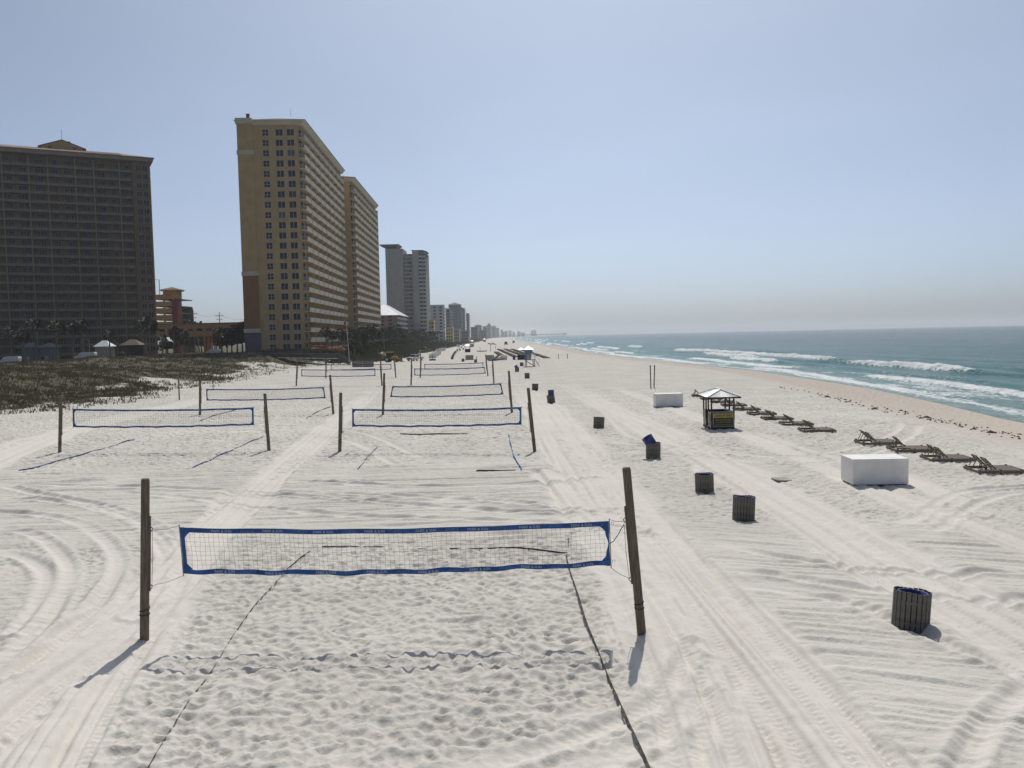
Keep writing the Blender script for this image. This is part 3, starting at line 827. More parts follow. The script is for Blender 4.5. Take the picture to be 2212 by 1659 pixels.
for ci, (cn, v) in enumerate(COURTS):
    B1, B2 = ground(*v[1]), ground(*v[3])
    T1, T2 = depth(*v[0], B1.y), depth(*v[2], B2.y)
    fine = ci < 3
    b1, d1 = make_post(B1, T1, POSTLAB[cn][0], 1, fine)
    b2, d2 = make_post(B2, T2, POSTLAB[cn][1], -1, fine)
    TL, TR, BL, BR = [plane_hit(*p, B1, B2) for p in v[4:]]
    # keep every net the size of the real one
    nrm = Vector((B2.y - B1.y, B1.x - B2.x, 0)).normalized()
    if nrm.y > 0: nrm = -nrm
    org = Vector((BL.x, BL.y, 0))
    rz = math.atan2(TR.y - TL.y, TR.x - TL.x)
    wide = {'nearest': 'closest blue-edged volleyball net with white lettering in the foreground'}.get(cn, 'blue-edged volleyball net in the %s of courts' % cn)
    nt = thing('volleyball_net', wide, 'net', org, group='volleyball nets')
    TL, TR, BL, BR = [p - org for p in (TL, TR, BL, BR)]
    rs = random.Random(ci + 3)
    ph = [rs.uniform(0, 6.28) for _ in range(6)]
    def P(u, w, TL=TL, TR=TR, BL=BL, BR=BR, ph=ph, nrm=nrm):
        top = TL.lerp(TR, u); bot = BL.lerp(BR, u)
        sag = 4 * u * (1 - u)
        top = top + Vector((0, 0, -0.085 * sag + 0.006 * math.sin(u * 31 + ph[0])))
        bot = bot + Vector((0, 0, -0.085 * sag + 0.014 * math.sin(u * 37 + ph[1]) + 0.010 * math.sin(u * 71 + ph[2])))
        return bot.lerp(top, w) + nrm * (0.03 * math.sin(u * 9 + ph[3]) * (1 - 0.3 * w) + 0.012 * math.sin(u * 26 + ph[4] + w * 2))
    L = (TR - TL).length
    hh = 0.052
    Hn = ((TL - BL).length + (TR - BR).length) / 2
    nseg = 64 if ci < 3 else 28
    for nm, w in (('top_tape', 1.0 - hh / Hn), ('bottom_tape', hh / Hn)):
        pts = [P(i / nseg, w) for i in range(nseg + 1)]
        ups = []
        for i in range(nseg + 1):
            u = (P(i / nseg, min(1, w + 0.05)) - P(i / nseg, max(0, w - 0.05))).normalized()
            tw = 0.22 * math.sin(i * 0.9 + ph[5] + w * 3) * (1 if nm == 'bottom_tape' else 0.35)
            ups.append((u + nrm * tw).normalized())
        mb = MB()
        strip(mb, pts, ups, hh, nrm, 0.008)
        tp = mb.build(nm, BLUE, nt)
        if ci < 5:
            for k in range(8):
                u = (k + 0.62) / 8.35
                p = P(u, w) + nrm * 0.026
                q = P(u + 0.02, w) + nrm * 0.026
                dv = (q - p).normalized()
                upv = (P(u, min(1, w + 0.04)) - P(u, max(0, w - 0.04))).normalized()
                zz = dv.cross(upv).normalized()
                upv = zz.cross(dv)
                m3 = Matrix((dv, upv, zz)).transposed()
                e = m3.to_euler()
                put('printed_lettering', TXT1, tp, p, e)
                put('printed_lettering_faded', TXT2, tp, p + dv * 0.62, e)
    for nm, u0, pin in (('side_tape', 0.0, 0.0), ('side_tape', 1.0, 0.055 if ci == 0 else 0.0)):
        mb = MB()
        sg = 1 if u0 == 0 else -1
        tang = (P(0.5, 0.5) - P(u0, 0.5)).normalized()
        pts, ups = [], []
        for i in range(13):
            w = i / 12
            c = P(u0, w) + tang * 0.045
            if pin: c = c - tang * (0.03 * math.exp(-((w - 0.5) / 0.12) ** 2))
            pts.append(c)
            ups.append(tang)
        b = len(mb.v)
        for i, (p, uu) in enumerate(zip(pts, ups)):
            w = i / 12
            hw = 0.045 * (1 - (0.72 * math.exp(-((w - 0.5) / 0.16) ** 2) if pin else 0.1 * math.sin(w * PI)))
            for a, c in ((-1, -1), (-1, 1), (1, 1), (1, -1)):
                mb.v.append(tuple(p + uu * (hw * a) + nrm * (0.006 * c + 0.001)))
        for i in range(12):
            for k in range(4):
                k2 = (k + 1) % 4
                mb.f.append((b + i * 4 + k, b + i * 4 + k2, b + i * 4 + 4 + k2, b + i * 4 + 4 + k)); mb.mi.append(0)
        for w, sw in ((2 * hh / Hn, 1), (1 - 2 * hh / Hn, -1)):       # corner gussets
            c = P(u0, w) + tang * 0.088
            upv = (P(u0, 0.9) - P(u0, 0.1)).normalized() * sw
            tri = [c - tang * 0.01 - upv * 0.02, c + tang * 0.13 - upv * 0.02, c - tang * 0.01 + upv * 0.12]
            mb.add([q + nrm * 0.0045 for q in tri] + [q - nrm * 0.0045 for q in tri], [(0, 1, 2), (5, 4, 3), (0, 3, 4, 1), (1, 4, 5, 2), (2, 5, 3, 0)])
        mb.build(nm, BLUE, nt)
        md = MB()
        md.tube([P(u0, -0.06) - tang * 0.012, P(u0, 0.5) - tang * 0.012, P(u0, 1.06) - tang * 0.012], 0.011, 6)
        md.build('end_dowel', RUST, nt)
    th = 0.0032 if ci == 0 else 0.005
    mn = MB()
    nv = int(L / 0.102)
    lo, hi = 2 * hh / Hn, 1 - 2 * hh / Hn
    ns = 4 if ci < 3 else 2
    for i in range(1, nv):
        u = i / nv
        for k in range(ns):
            a = lo + (hi - lo) * k / ns; c = lo + (hi - lo) * (k + 1) / ns
            o1 = 0.0015 * math.sin(i * 1.7 + a * 9); o2 = 0.0015 * math.sin(i * 1.7 + c * 9)
            mn.beam(P(u + o1, a), P(u + o2, c), th, th)
    nh = 8
    for j in range(1, nh):
        w = lo + (hi - lo) * j / nh
        sgm = 36 if ci < 3 else 16
        for k in range(sgm):
            mn.beam(P(0.008 + 0.984 * k / sgm, w), P(0.008 + 0.984 * (k + 1) / sgm, w), th, th)
    mn.build('netting', CORD, nt)
    # guy ropes from the net corners to the posts
    for (w, f, u0, bb, dd_, s) in ((1.04, 0.68, 0.0, b1, d1, 1), (-0.04, 0.335, 0.0, b1, d1, 1), (1.04, 0.68, 1.0, b2, d2, -1), (-0.04, 0.335, 1.0, b2, d2, -1)):
        q = bb + dd_ * f + Vector((0.16 * s, 0, 0)) - org
        p = P(u0, w)
        mid = (p + q) / 2 + Vector((0, 0, -0.03))
        m = MB(); m.tube([p, mid, q], 0.006, 5)
        m.build('guy_rope', ROPE, nt)
    if ci == 0:
        p = P(1.0, 0.5); q = b2 + d2 * 0.66 + Vector((-0.16, 0, 0)) - org
        m = MB(); m.tube([p, p.lerp(q, 0.25) + Vector((0, 0, -0.06)), p.lerp(q, 0.6) + Vector((0, 0, -0.05)), p.lerp(q, 0.85) + Vector((0, 0, 0.0)), q], 0.009, 5)
        m.build('pull_cord', CORD, nt)

# ================================================================== court lines
def court_line(px, label, material, seed, w=0.05, bury=0.5, tilt=0.9):
    pts = spline([tuple(ground(*p).xy) for p in px], 8)
    # resample every 12 cm
    P2 = [Vector(p) for p in pts]
    out = [P2[0]]
    for a, b in zip(P2[:-1], P2[1:]):
        n = max(1, int((b - a).length / 0.13))
        for k in range(1, n + 1): out.append(a.lerp(b, k / n))
    X = np.array([p.x for p in out]); Y = np.array([p.y for p in out])
    run = np.arange(len(X)) * 0.13
    X = X + 0.05 * (vnoise(run * 0.5, run * 0 + seed, 5) - 0.5)
    Z = sand_z(X, Y)
    ker = np.ones(9) / 9
    Zs = np.convolve(np.pad(Z, 4, mode='edge'), ker, 'valid')
    lift = (vnoise(run * 0.55, run * 0 + seed, 9) - bury) * 0.075
    org = Vector((float(X[0]), float(Y[0]), 0))
    mb = MB()
    pv_, uv_ = [], []
    for i in range(len(X)):
        pv_.append(Vector((X[i], Y[i], max(Zs[i] + 0.02 + lift[i], Z[i] - 0.03 + lift[i]))) - org)
        a = tilt + 0.6 * math.sin(run[i] * 1.3 + seed) * 0.5
        uv_.append(Vector((math.cos(a) * 0.7, math.cos(a) * 0.7, math.sin(a))).normalized())
    b = len(mb.v)
    for p, u in zip(pv_, uv_):
        n_ = Vector((0.3, -0.8, 0.3)).normalized()
        for a, c in ((-1, -1), (-1, 1), (1, 1), (1, -1)):
            mb.v.append(tuple(p + u * (w * a) + n_ * (0.004 * c)))
    for i in range(len(pv_) - 1):
        for k in range(4):
            k2 = (k + 1) % 4
            mb.f.append((b + i * 4 + k, b + i * 4 + k2, b + i * 4 + 4 + k2, b + i * 4 + 4 + k)); mb.mi.append(0)
    o = mb.build('court_line', material, None)
    o.location = org
    tag(o, label, 'court line', 'court boundary lines')
court_line([(270, 1740), (345, 1610), (400, 1522), (470, 1418), (528, 1332), (572, 1282), (640, 1214), (670, 1190)], 'dark half-buried webbing down the left side of the nearest court', BACKLITLINE, 1, 0.034, 0.46)
court_line([(1430, 1740), (1395, 1655), (1340, 1530), (1290, 1410), (1250, 1300), (1228, 1225), (1222, 1198)], 'backlit dark webbing down the right side of the nearest court', BACKLITLINE, 2, 0.036, 0.12)
court_line([(695, 1181), (760, 1180), (830, 1183)], 'short dark webbing at the far left end line behind the nearest net', BACKLITLINE, 3, 0.024, 0.3)
court_line([(845, 1184), (930, 1184)], 'half-buried stub of webbing between the two far end-line pieces behind the nearest net', BACKLITLINE, 4, 0.02, 0.6)
court_line([(970, 1183), (1080, 1185), (1150, 1188), (1226, 1193)], 'long dark webbing at the far right end line behind the nearest net', BACKLITLINE, 5, 0.025, 0.3)
court_line([(40, 1018), (160, 986), (290, 950)], 'blue webbing on the left side of the second left court beside the dune', BLUELINE, 6, 0.05, 0.28)
court_line([(416, 1014), (465, 988), (520, 964), (570, 942)], 'blue webbing on the right side of the second left court', BLUELINE, 7, 0.05, 0.25)
court_line([(430, 910), (467, 897), (517, 884)], 'webbing on the left side of the third left court seen through a net', BACKLITLINE, 8, 0.05, 0.3)
court_line([(662, 902), (690, 888), (714, 878)], 'webbing on the right side of the third left court', BACKLITLINE, 9, 0.05, 0.3)
court_line([(773, 1016), (790, 990), (815, 965)], 'short blue webbing on the left side of the second right court', BLUELINE, 10, 0.055, 0.15)
court_line([(1099, 938), (1104, 965), (1114, 998), (1126, 1020)], 'curved blue webbing on the right side of the second right court', BLUELINE, 11, 0.055, 0.1)
court_line([(865, 937), (930, 937), (1010, 934)], 'dark webbing along the middle of the second right court', BACKLITLINE, 12, 0.045, 0.25)
court_line([(1028, 1021), (1070, 1021), (1112, 1020)], 'dark webbing along the near end of the second right court', BACKLITLINE, 13, 0.045, 0.25)
court_line([(1228, 1180), (1227, 1172), (1226, 1164)], 'short corner stub of webbing at the far right of the nearest court', BACKLITLINE, 14, 0.03, 0.3)

# ================================================================== litter bins
def slat_mesh():
    mb = MB()
    mb.box((0, 0, 0.44), (0.088, 0.022, 0.88))
    return mb.mesh('slat', WOODG)
SLAT = slat_mesh()
_b = MB()
_b.lathe([(0.0, 0.03), (0.27, 0.03), (0.285, 0.10), (0.292, 0.28), (0.302, 0.30), (0.292, 0.32), (0.295, 0.56), (0.305, 0.58), (0.295, 0.60), (0.30, 0.86), (0.318, 0.865), (0.318, 0.89), (0.285, 0.885), (0.275, 0.60), (0.265, 0.06), (0.0, 0.06)], n=28)
LINER = _b.mesh('barrel_liner', BARREL, True)
_b = MB()
for z in (0.16, 0.62):
    _b.lathe([(0.352, z), (0.362, z), (0.362, z + 0.05), (0.352, z + 0.05)], n=24, close=True)
HOOP = _b.mesh('hoop', STEEL)
def bin_at(px, py, label, lean=0.0, lean2=0.0, raised=None, n=22, rz=0.0, group='slatted litter bins', z=None, simple=False):
    p = on_sand(px, py)
    p.y += 0.30; p.z -= 0.03
    t = thing('litter_bin', label, 'litter bin', p, group=group, rot=(lean2, lean, rz))
    t.scale = (0.96, 0.96, 0.94)
    for k in range(n):
        a = 2 * PI * k / n
        put('slat', SLAT, t, (math.cos(a) * 0.376, math.sin(a) * 0.376, 0.012 * math.sin(k * 7.3)), (0, 0, a + PI / 2), (1.0 * 22 / n, 1, 1))
    put('hoop', HOOP, t)
    if raised:
        put('barrel_liner', LINER, t, raised[0], raised[1])
    else:
        put('barrel_liner', LINER, t, (0.01, 0.0, -0.03))
    return t
bin_at(1980, 1369, 'large slatted bin nearest the camera, leaning right on the tracked sand', RAD(6), RAD(-3), rz=0.1)
bin_at(1611, 1125, 'slatted bin just behind the nearest one, leaning slightly right', RAD(4), RAD(-2), rz=0.3)
bin_at(1526, 1060, 'upright slatted bin third from the camera with blue liner visible', RAD(-2), RAD(1), rz=0.2)
bin_at(1413, 989, 'slatted bin with a blue barrel tipped out of it to the left', RAD(1), 0, ((0.13, 0, 0.44), (0, RAD(-33), 0)), rz=0.0)
bin_at(1294, 923, 'small slatted bin left of the white box, leaning right', RAD(6), RAD(-3), rz=0.5)
bin_at(1192, 870, 'leaning slatted bin with a blue barrel standing up out of it', RAD(-8), RAD(2), ((0.03, 0, 0.50), (RAD(-3), RAD(7), 0)))
bin_at(1156, 842, 'small slatted bin behind the one with the standing blue barrel', RAD(2), 0, rz=0.2)
bin_at(1139, 818, 'distant slatted bin before the lifeguard tower', RAD(-1), 0)
bin_at(1117, 803, 'distant slatted bin with a tilted blue barrel near the lifeguard tower', 0, 0, ((0.10, 0, 0.42), (0, RAD(-24), 0)))
bin_at(1127, 791, 'distant slatted bin directly left of the lifeguard tower legs')
for i, (zx, zy, lb) in enumerate(((1265, 1062, 'far bin alone left of the pallet stack'), (970, 1000, 'nearest bin of the far row beside the white boxes'), (990, 945, 'second bin of the far row beside the white boxes'), (1014, 892, 'third bin of the far row beside the white boxes'), (1040, 845, 'fourth bin of the far row, close to the blue one'),
                    (1066, 826, 'fifth bin of the far row beside the white boxes'), (1110, 772, 'bin beyond the far row, left of the two poles'), (1182, 756, 'bin beyond the far row, right of the two poles'), (1270, 738, 'lone bin left of the white-roofed far hut'), (1222, 690, 'farthest small bin left of the white-roofed hut'), (1608, 1095, 'far bin with a tall stake beside it'))):
    t = bin_at((1640 + zx / 6.9125) / 1.8228, (1270 + zy / 6.9125) / 1.8228, lb, n=14)

# ================================================================== white storage boxes
def white_box(pfl, w, d, h, label, rz=0.0, group='white storage boxes', face=PAINTW):
    p = on_sand(*pfl)
    t = thing('storage_box', label, 'storage box', (p.x, p.y, p.z - 0.03), rz, group)
    mb = MB()
    mb.b2(0, w, 0, d, 0.075, h - 0.05)
    mb.build('body', face, t)
    mb = MB()
    mb.b2(-0.012, w + 0.012, -0.012, d + 0.012, h - 0.05, h)
    mb.build('lid', face, t)
    mb = MB()
    for k in range(3):
        y = 0.12 + (d - 0.24) * k / 2
        mb.b2(0.05, w - 0.05, y - 0.045, y + 0.045, -0.03, 0.0745)
    mb.build('skid', DARKTRIM, t)
    return t
white_box((1842, 1049), 2.24, 1.35, 1.12, 'large plain white storage box on the sand, nearest of them', RAD(-2))
white_box((1417, 879), 2.35, 1.2, 1.18, 'white storage box left of the sign-up hut below two poles', RAD(1))
FARBOX = mat('greyed_white_board', (0.74, 0.73, 0.70), 0.6, 0.08, 2.0)
for i, (zx, zy, lb) in enumerate(((335, 965, 'front'), (392, 930, 'second'), (440, 900, 'third'), (500, 868, 'fourth'), (535, 800, 'fifth'), (610, 775, 'sixth'), (668, 758, 'seventh'), (1090, 655, 'eighth'), (1228, 628, 'farthest'))):
    white_box(((1640 + zx / 6.9125) / 1.8228, (1270 + zy / 6.9125) / 1.8228), 2.3, 1.3, 1.25, '%s of the far white boxes lined up by the dune' % lb, 0.0, 'far white boxes by the dune', FARBOX)

# ================================================================== sign-up hut
TIN = mat('white_corrugated_roof', (0.80, 0.79, 0.74), 0.36, 0.05, 3.0, spec=1.0)
PANEL = mat('tan_hut_panel', (0.40, 0.37, 0.30), 0.8, 0.10, 3.0)
SIGNY = mat('yellow_sign_board', (0.50, 0.36, 0.045), 0.6, 0.08, 6.0)
SIGND = mat('black_sign_board', (0.045, 0.04, 0.035), 0.6, 0.1, 6.0)
SIGNF = mat('cream_sign_frame', (0.36, 0.34, 0.29), 0.7, 0.08, 6.0)
SIGNT = mat('gold_sign_lettering', (0.38, 0.27, 0.03), 0.6, 0.08, 20.0)
def corrugated(mb, a, b, c, d, n):
    """sheet between eave a-b and ridge d-c, ribs running up the slope"""
    a, b, c, d = map(Vector, (a, b, c, d))
    nr = (b - a).cross(d - a).normalized()
    if nr.z < 0: nr = -nr
    lo, hi = [], []
    m = n * 2
    for i in range(m + 1):
        off = nr * (0.014 if i % 2 else -0.014)
        lo.append(a.lerp(b, i / m) + off); hi.append(d.lerp(c, i / m) + off * min(1.0, (c - d).length / (b - a).length))
    k = m + 1
    mb.add([*lo, *hi], [(i, i + 1, k + i + 1, k + i) for i in range(m)])
def make_hut(name, label, cat, loc, w, d, rz=0.0, sign=True, wall=1.12, eave=2.15, ridge=0.44, over=0.36, posts=True, solid=DARKTRIM, group=None):
    t = thing(name, label, cat, loc, rz, group)
    # half walls: front, right, back and two left panels with a doorway
    f = MB(); f.b2(0, w, 0, 0.05, 0.08, wall); f.build('front_wall', solid, t)
    f = MB(); f.b2(w - 0.05, w, 0.052, d, 0.08, wall); f.build('side_wall', solid, t)
    f = MB(); f.b2(0, w - 0.052, d - 0.05, d, 0.08, wall); f.build('back_wall', solid, t)
    f = MB(); f.b2(0, 0.04, 0.052, d * 0.40, 0.10, wall); f.build('side_panel', PANEL if sign else solid, t)
    f = MB(); f.b2(0, 0.04, d * 0.68, d - 0.052, 0.10, wall); f.build('side_panel', PANEL if sign else solid, t)
    f = MB(); f.b2(-0.03, w + 0.03, -0.03, d + 0.03, -0.10, 0.08); f.build('floor', DARKTRIM, t)
    f = MB(); f.b2(-0.02, w + 0.02, -0.14, 0.16, wall, wall + 0.035); f.b2(w - 0.22, w + 0.02, 0.161, d, wall, wall + 0.035)
    f.build('counter', mat('blue_grey_counter', (0.30, 0.33, 0.38), 0.6, 0.08, 3.0), t)
    pp = [(0.03, 0.03), (w - 0.03, 0.03), (0.03, d - 0.03), (w - 0.03, d - 0.03)]
    if sign: pp += [(0.03, d * 0.40), (0.03, d * 0.68), (w - 0.03, d * 0.5)]
    for x, y in pp:
        f = MB(); f.box((x, y, eave / 2 + 0.3), (0.09, 0.09, eave - 0.6)); f.build('post', DARKTRIM, t)
    x0, x1, y0, y1 = -over, w + over, -over, d + over
    f = MB()
    f.b2(x0, x1, y0, y0 + 0.04, eave - 0.10, eave); f.b2(x0, x1, y1 - 0.04, y1, eave - 0.10, eave)
    f.b2(x0, x0 + 0.04, y0 + 0.041, y1 - 0.041, eave - 0.10, eave); f.b2(x1 - 0.04, x1, y0 + 0.041, y1 - 0.041, eave - 0.10, eave)
    f.build('fascia', DARKTRIM, t)
    r = MB()
    k = (x1 - x0) / 2 * 0.92
    xm = (x0 + x1) / 2
    z0, z1 = eave + 0.002, eave + ridge
    n = 16 if sign else 8
    corrugated(r, (x0, y0, z0), (x1, y0, z0), (xm, y0 + k, z1), (xm, y0 + k, z1), n)
    corrugated(r, (x1, y1, z0), (x0, y1, z0), (xm, y1 - k, z1), (xm, y1 - k, z1), n)
    corrugated(r, (x1, y0, z0), (x1, y1, z0), (xm, y1 - k, z1), (xm, y0 + k, z1), n)
    corrugated(r, (x0, y1, z0), (x0, y0, z0), (xm, y0 + k, z1), (xm, y1 - k, z1), n)
    rf = r.build('roof', TIN, t)
    h = MB()
    h.beam((xm, y0 + k - 0.05, z1 + 0.025), (xm, y1 - k + 0.05, z1 + 0.025), 0.16, 0.04)
    for (ex, ey, ky) in ((x0, y0, y0 + k), (x1, y0, y0 + k), (x0, y1, y1 - k), (x1, y1, y1 - k)):
        h.beam((ex, ey, z0 + 0.02), (xm, ky, z1 + 0.02), 0.15, 0.03)
    h.build('ridge_cap', TIN, rf)
    if sign:
        s = MB(); s.b2(0.10, w - 0.06, -0.03, -0.002, 0.16, wall - 0.06); sg = s.build('sign_board', SIGNF, t)
        s = MB(); s.b2(0.15, w - 0.11, -0.042, -0.0305, wall - 0.34, wall - 0.10); s.build('header_panel', SIGNY, sg)
        s = MB(); s.b2(0.15, w - 0.11, -0.042, -0.0305, 0.22, wall - 0.36); s.build('dark_panel', SIGND, sg)
        for txt, z, sz, mt in (('SIGN UP HERE', wall - 0.22, 0.175, SIGND), ('BEACH RENTALS', wall - 0.50, 0.135, SIGNT), ('DOLPHIN TOURS', wall - 0.66, 0.135, SIGNT), ('PONTOON RENTALS', wall - 0.82, 0.118, SIGNT)):
            me = text_mesh(txt, sz, mt, 0, 0.004, 'CENTER', 'sign_lettering')
            put('sign_lettering', me, sg, (w / 2 + 0.02, -0.046, z), (PI / 2, 0, 0))
        s = MB(); s.b2(-0.012, -0.001, d * 0.10, d * 0.34, 0.30, wall - 0.2); ps = s.build('side_poster', SIGND, t)
        s = MB(); s.b2(-0.02, -0.0125, d * 0.16, d * 0.34, 0.34, wall - 0.24); s.build('poster_face', PANEL, ps)
    return t
p = on_sand(1536.5, 927)
make_hut('rental_hut', 'open-sided sign-up hut with white corrugated roof and yellow sign', 'hut', (p.x, p.y, p.z), 1.52, 2.5, RAD(-1), True)
p = on_sand((1900 + 955 / 6.9125) / 1.8228, (1290 + 880 / 6.9125) / 1.8228)
make_hut('rental_hut', 'small dark hut with white roof just left of the lifeguard tower', 'hut', p, 2.0, 2.0, 0, False, wall=1.25, eave=2.65, ridge=0.65, over=0.45, group='distant rental huts')
p = on_sand((1640 + 1320 / 6.9125) / 1.8228, (1270 + 808 / 6.9125) / 1.8228)
make_hut('rental_hut', 'far dark hut with white pyramid roof beyond the pallet stack', 'hut', p, 2.2, 2.2, 0, False, wall=1.35, eave=2.8, ridge=0.7, over=0.45, group='distant rental huts')
p = on_sand((1640 + 1455 / 6.9125) / 1.8228, (1270 + 665 / 6.9125) / 1.8228)
make_hut('rental_hut', 'grey far hut with white roof right of the other far hut', 'hut', p, 2.4, 2.2, 0, False, wall=2.0, eave=3.6, ridge=0.8, over=0.2, solid=PANEL, group='distant rental huts')
p = on_sand((1640 + 1815 / 6.9125) / 1.8228, (1270 + 525 / 6.9125) / 1.8228)
make_hut('rental_hut', 'tiny hut far down the beach left of the lounger rows', 'hut', p, 3.2, 2.4, 0, False, wall=1.8, eave=3.2, ridge=0.9, over=0.3, group='distant rental huts')

# ================================================================== double loungers
def lounger_parts(simple=False):
    out = []
    fr = MB()
    Lx, Wy, H = 2.15, 1.66, 0.12
    fr.b2(0, Lx, 0, 0.045, H, H + 0.13); fr.b2(0, Lx, Wy - 0.045, Wy, H, H + 0.13)
    fr.b2(0, 0.045, 0.0455, Wy - 0.0455, H, H + 0.13); fr.b2(Lx - 0.045, Lx, 0.0455, Wy - 0.0455, H, H + 0.13)
    out.append(('frame', fr.mesh('frame', WOODC), (0, 0, 0)))
    lg = MB(); lg.box((0, 0, 0.12), (0.08, 0.08, 0.40))
    lm = lg.mesh('leg', WOODC)
    for x in (0.10, 1.0, 1.9):
        for y in (0.09, Wy - 0.09):
            out.append(('leg', lm, (x, y, 0)))
    if simple:
        st = MB(); st.b2(0.72, Lx - 0.05, 0.05, Wy - 0.05, H + 0.131, H + 0.155)
        out.append(('seat', st.mesh('seat', WOODC), (0, 0, 0)))
    else:
        sl = MB(); sl.box((0, 0, 0), (0.095, Wy - 0.02, 0.022))
        sm_ = sl.mesh('slat', WOODC)
        for k in range(10):
            out.append(('slat', sm_, (0.82 + k * 0.124, Wy / 2, H + 0.143)))
    return out
LP, LPS = lounger_parts(), lounger_parts(True)
def back_mesh(simple):
    bk = MB()
    if simple:
        bk.b2(-0.72, 0, -0.26, 0.26, 0.0, 0.035)
    else:
        bk.b2(-0.74, 0, -0.265, -0.22, 0, 0.04); bk.b2(-0.74, 0, 0.22, 0.265, 0, 0.04)
        for k in range(5): bk.b2(-0.74 + k * 0.145, -0.74 + k * 0.145 + 0.098, -0.262, 0.262, 0.0405, 0.062)
    return bk.mesh('backrest', WOODC)
BK, BKS = back_mesh(False), back_mesh(True)
pr = MB(); pr.beam((0, 0, 0), (0.20, 0, 0.42), 0.035, 0.035)
PROP = pr.mesh('prop', WOODC)
def lounger(loc, label, rz=0.0, group=None, simple=False, backs=(True, True), ang=47):
    t = thing('beach_lounger', label, 'lounger', loc, rz, group)
    t.scale = (0.95, 0.92, 0.90)
    for nm, me, l in (LPS if simple else LP):
        put(nm, me, t, l)
    for y, up in zip((0.36, 1.30), backs):
        put('backrest', BKS if simple else BK, t, (0.80, y, 0.28), (0, RAD(ang) if up else 0.0, 0))
        if up and not simple: [put('prop', PROP, t, (0.20, y + s_, 0.29)) for s_ in (-0.2, 0.2)]
    return t
row_labels = ['first', 'second', 'third', 'fourth', 'fifth', 'sixth', 'seventh', 'eighth', 'ninth', 'tenth']
n0 = on_sand(1735, 933); f0 = on_sand(1496, 857)
for i in range(9):
    q = n0.lerp(f0, i / 8.0)
    lounger((q.x, q.y, hz(q.x, q.y) - 0.10), '%s double wooden lounger from the near end of the row right of the hut' % row_labels[i], RAD(-4 + random.uniform(-3, 3)), 'loungers right of the hut')
for (px, py, lb, bk) in ((1863, 963, 'double wooden lounger just behind the large white box', (True, True)), (1936, 978, 'wooden lounger with one raised back, right of the large white box', (False, True)),
                         (2013, 998, 'double wooden lounger second from the right edge', (True, True)), (2114, 1025, 'double wooden lounger cut off by the right edge of the picture', (True, True))):
    q = on_sand(px, py)
    lounger((q.x, q.y, q.z - 0.08), lb, RAD(-5), 'loungers beside the large white box', backs=bk)
rows = (((380, 596), (830, 815), 'leftmost'), ((560, 590), (1060, 792), 'second'), ((745, 590), (1180, 760), 'third'), ((935, 582), (1650, 835), 'rightmost'))
for (a, b, lb) in rows:
    pa = on_sand((1900 + a[0] / 6.9125) / 1.8228, (1290 + a[1] / 6.9125) / 1.8228)
    pb = on_sand((1900 + b[0] / 6.9125) / 1.8228, (1290 + b[1] / 6.9125) / 1.8228)
    n = int((pa - pb).length / 3.6)
    for i in range(n):
        q = pb.lerp(pa, i / max(1, n - 1))
        lounger((q.x + random.uniform(-0.15, 0.15), q.y, hz(q.x, q.y) - 0.08), 'one of the dark loungers in the %s long row around the lifeguard tower' % lb, RAD(random.uniform(-6, 6)), '%s lounger row by the lifeguard tower' % lb, True, ang=40)
for (a, b, lb) in (((300, 670), (430, 775), 'short lounger row behind the boat pile'), ((130, 425), (200, 470), 'far short lounger row, left one'), ((225, 420), (310, 468), 'far short lounger row, right one')):
    pa = on_sand((1900 + a[0] / 6.9125) / 1.8228, (1290 + a[1] / 6.9125) / 1.8228)
    pb = on_sand((1900 + b[0] / 6.9125) / 1.8228, (1290 + b[1] / 6.9125) / 1.8228)
    n = min(14, max(4, int((pa - pb).length / 5)))
    for i in range(n):
        q = pb.lerp(pa, i / max(1, n - 1))
        lounger((q.x, q.y, hz(q.x, q.y) - 0.05), 'one of the loungers in the %s' % lb, 0, lb, True, ang=40)

# ================================================================== buildings
STUCCO = mat('tan_stucco', (0.49, 0.335, 0.165), 0.9, 0.07, 0.35)
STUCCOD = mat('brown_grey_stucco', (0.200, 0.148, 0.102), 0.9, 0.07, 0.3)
ORANGE = mat('orange_stucco', (0.48, 0.28, 0.105), 0.9, 0.07, 0.4)
RUSSET = mat('russet_stucco', (0.30, 0.15, 0.065), 0.9, 0.06, 0.4)
PURPLE = mat('purple_grey_stucco', (0.125, 0.105, 0.125), 0.9, 0.06, 0.4)
MAROON = mat('maroon_stucco', (0.19, 0.05, 0.055), 0.9, 0.06, 0.4)
CREAM = mat('cream_trim', (0.56, 0.50, 0.385), 0.85, 0.05, 0.5)
RAILW = mat('pale_balcony_panel', (0.41, 0.385, 0.315), 0.7, 0.06, 0.5)
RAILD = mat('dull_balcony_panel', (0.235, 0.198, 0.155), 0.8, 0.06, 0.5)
TILE = mat('brown_roof_tile', (0.17, 0.085, 0.060), 0.85, 0.18, 1.2, 0.03, 4.0)
TILEP = mat('pinkish_roof_tile', (0.27, 0.175, 0.135), 0.85, 0.14, 1.2, 0.03, 4.0)
GLASS = mat('dark_window_glass', (0.022, 0.027, 0.038), 0.25, 0.25, 0.12, spec=0.22)
GLASS2 = mat('curtained_window_glass', (0.10, 0.105, 0.12), 0.3, 0.25, 0.2, spec=0.25)
FRAMEW = mat('white_window_frame', (0.50, 0.49, 0.46), 0.6, 0.05, 2.0)
FRAMED = mat('grey_window_frame', (0.28, 0.26, 0.235), 0.7, 0.05, 2.0)
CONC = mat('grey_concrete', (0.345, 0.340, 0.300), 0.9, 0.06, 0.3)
CONCD = mat('shaded_dark_concrete', (0.235, 0.24, 0.23), 0.9, 0.06, 0.3)  # darker copy of the grey concrete, shade put into its colour; far blocks share it
WHITEB = mat('off_white_render', (0.46, 0.475, 0.48), 0.9, 0.05, 0.3)
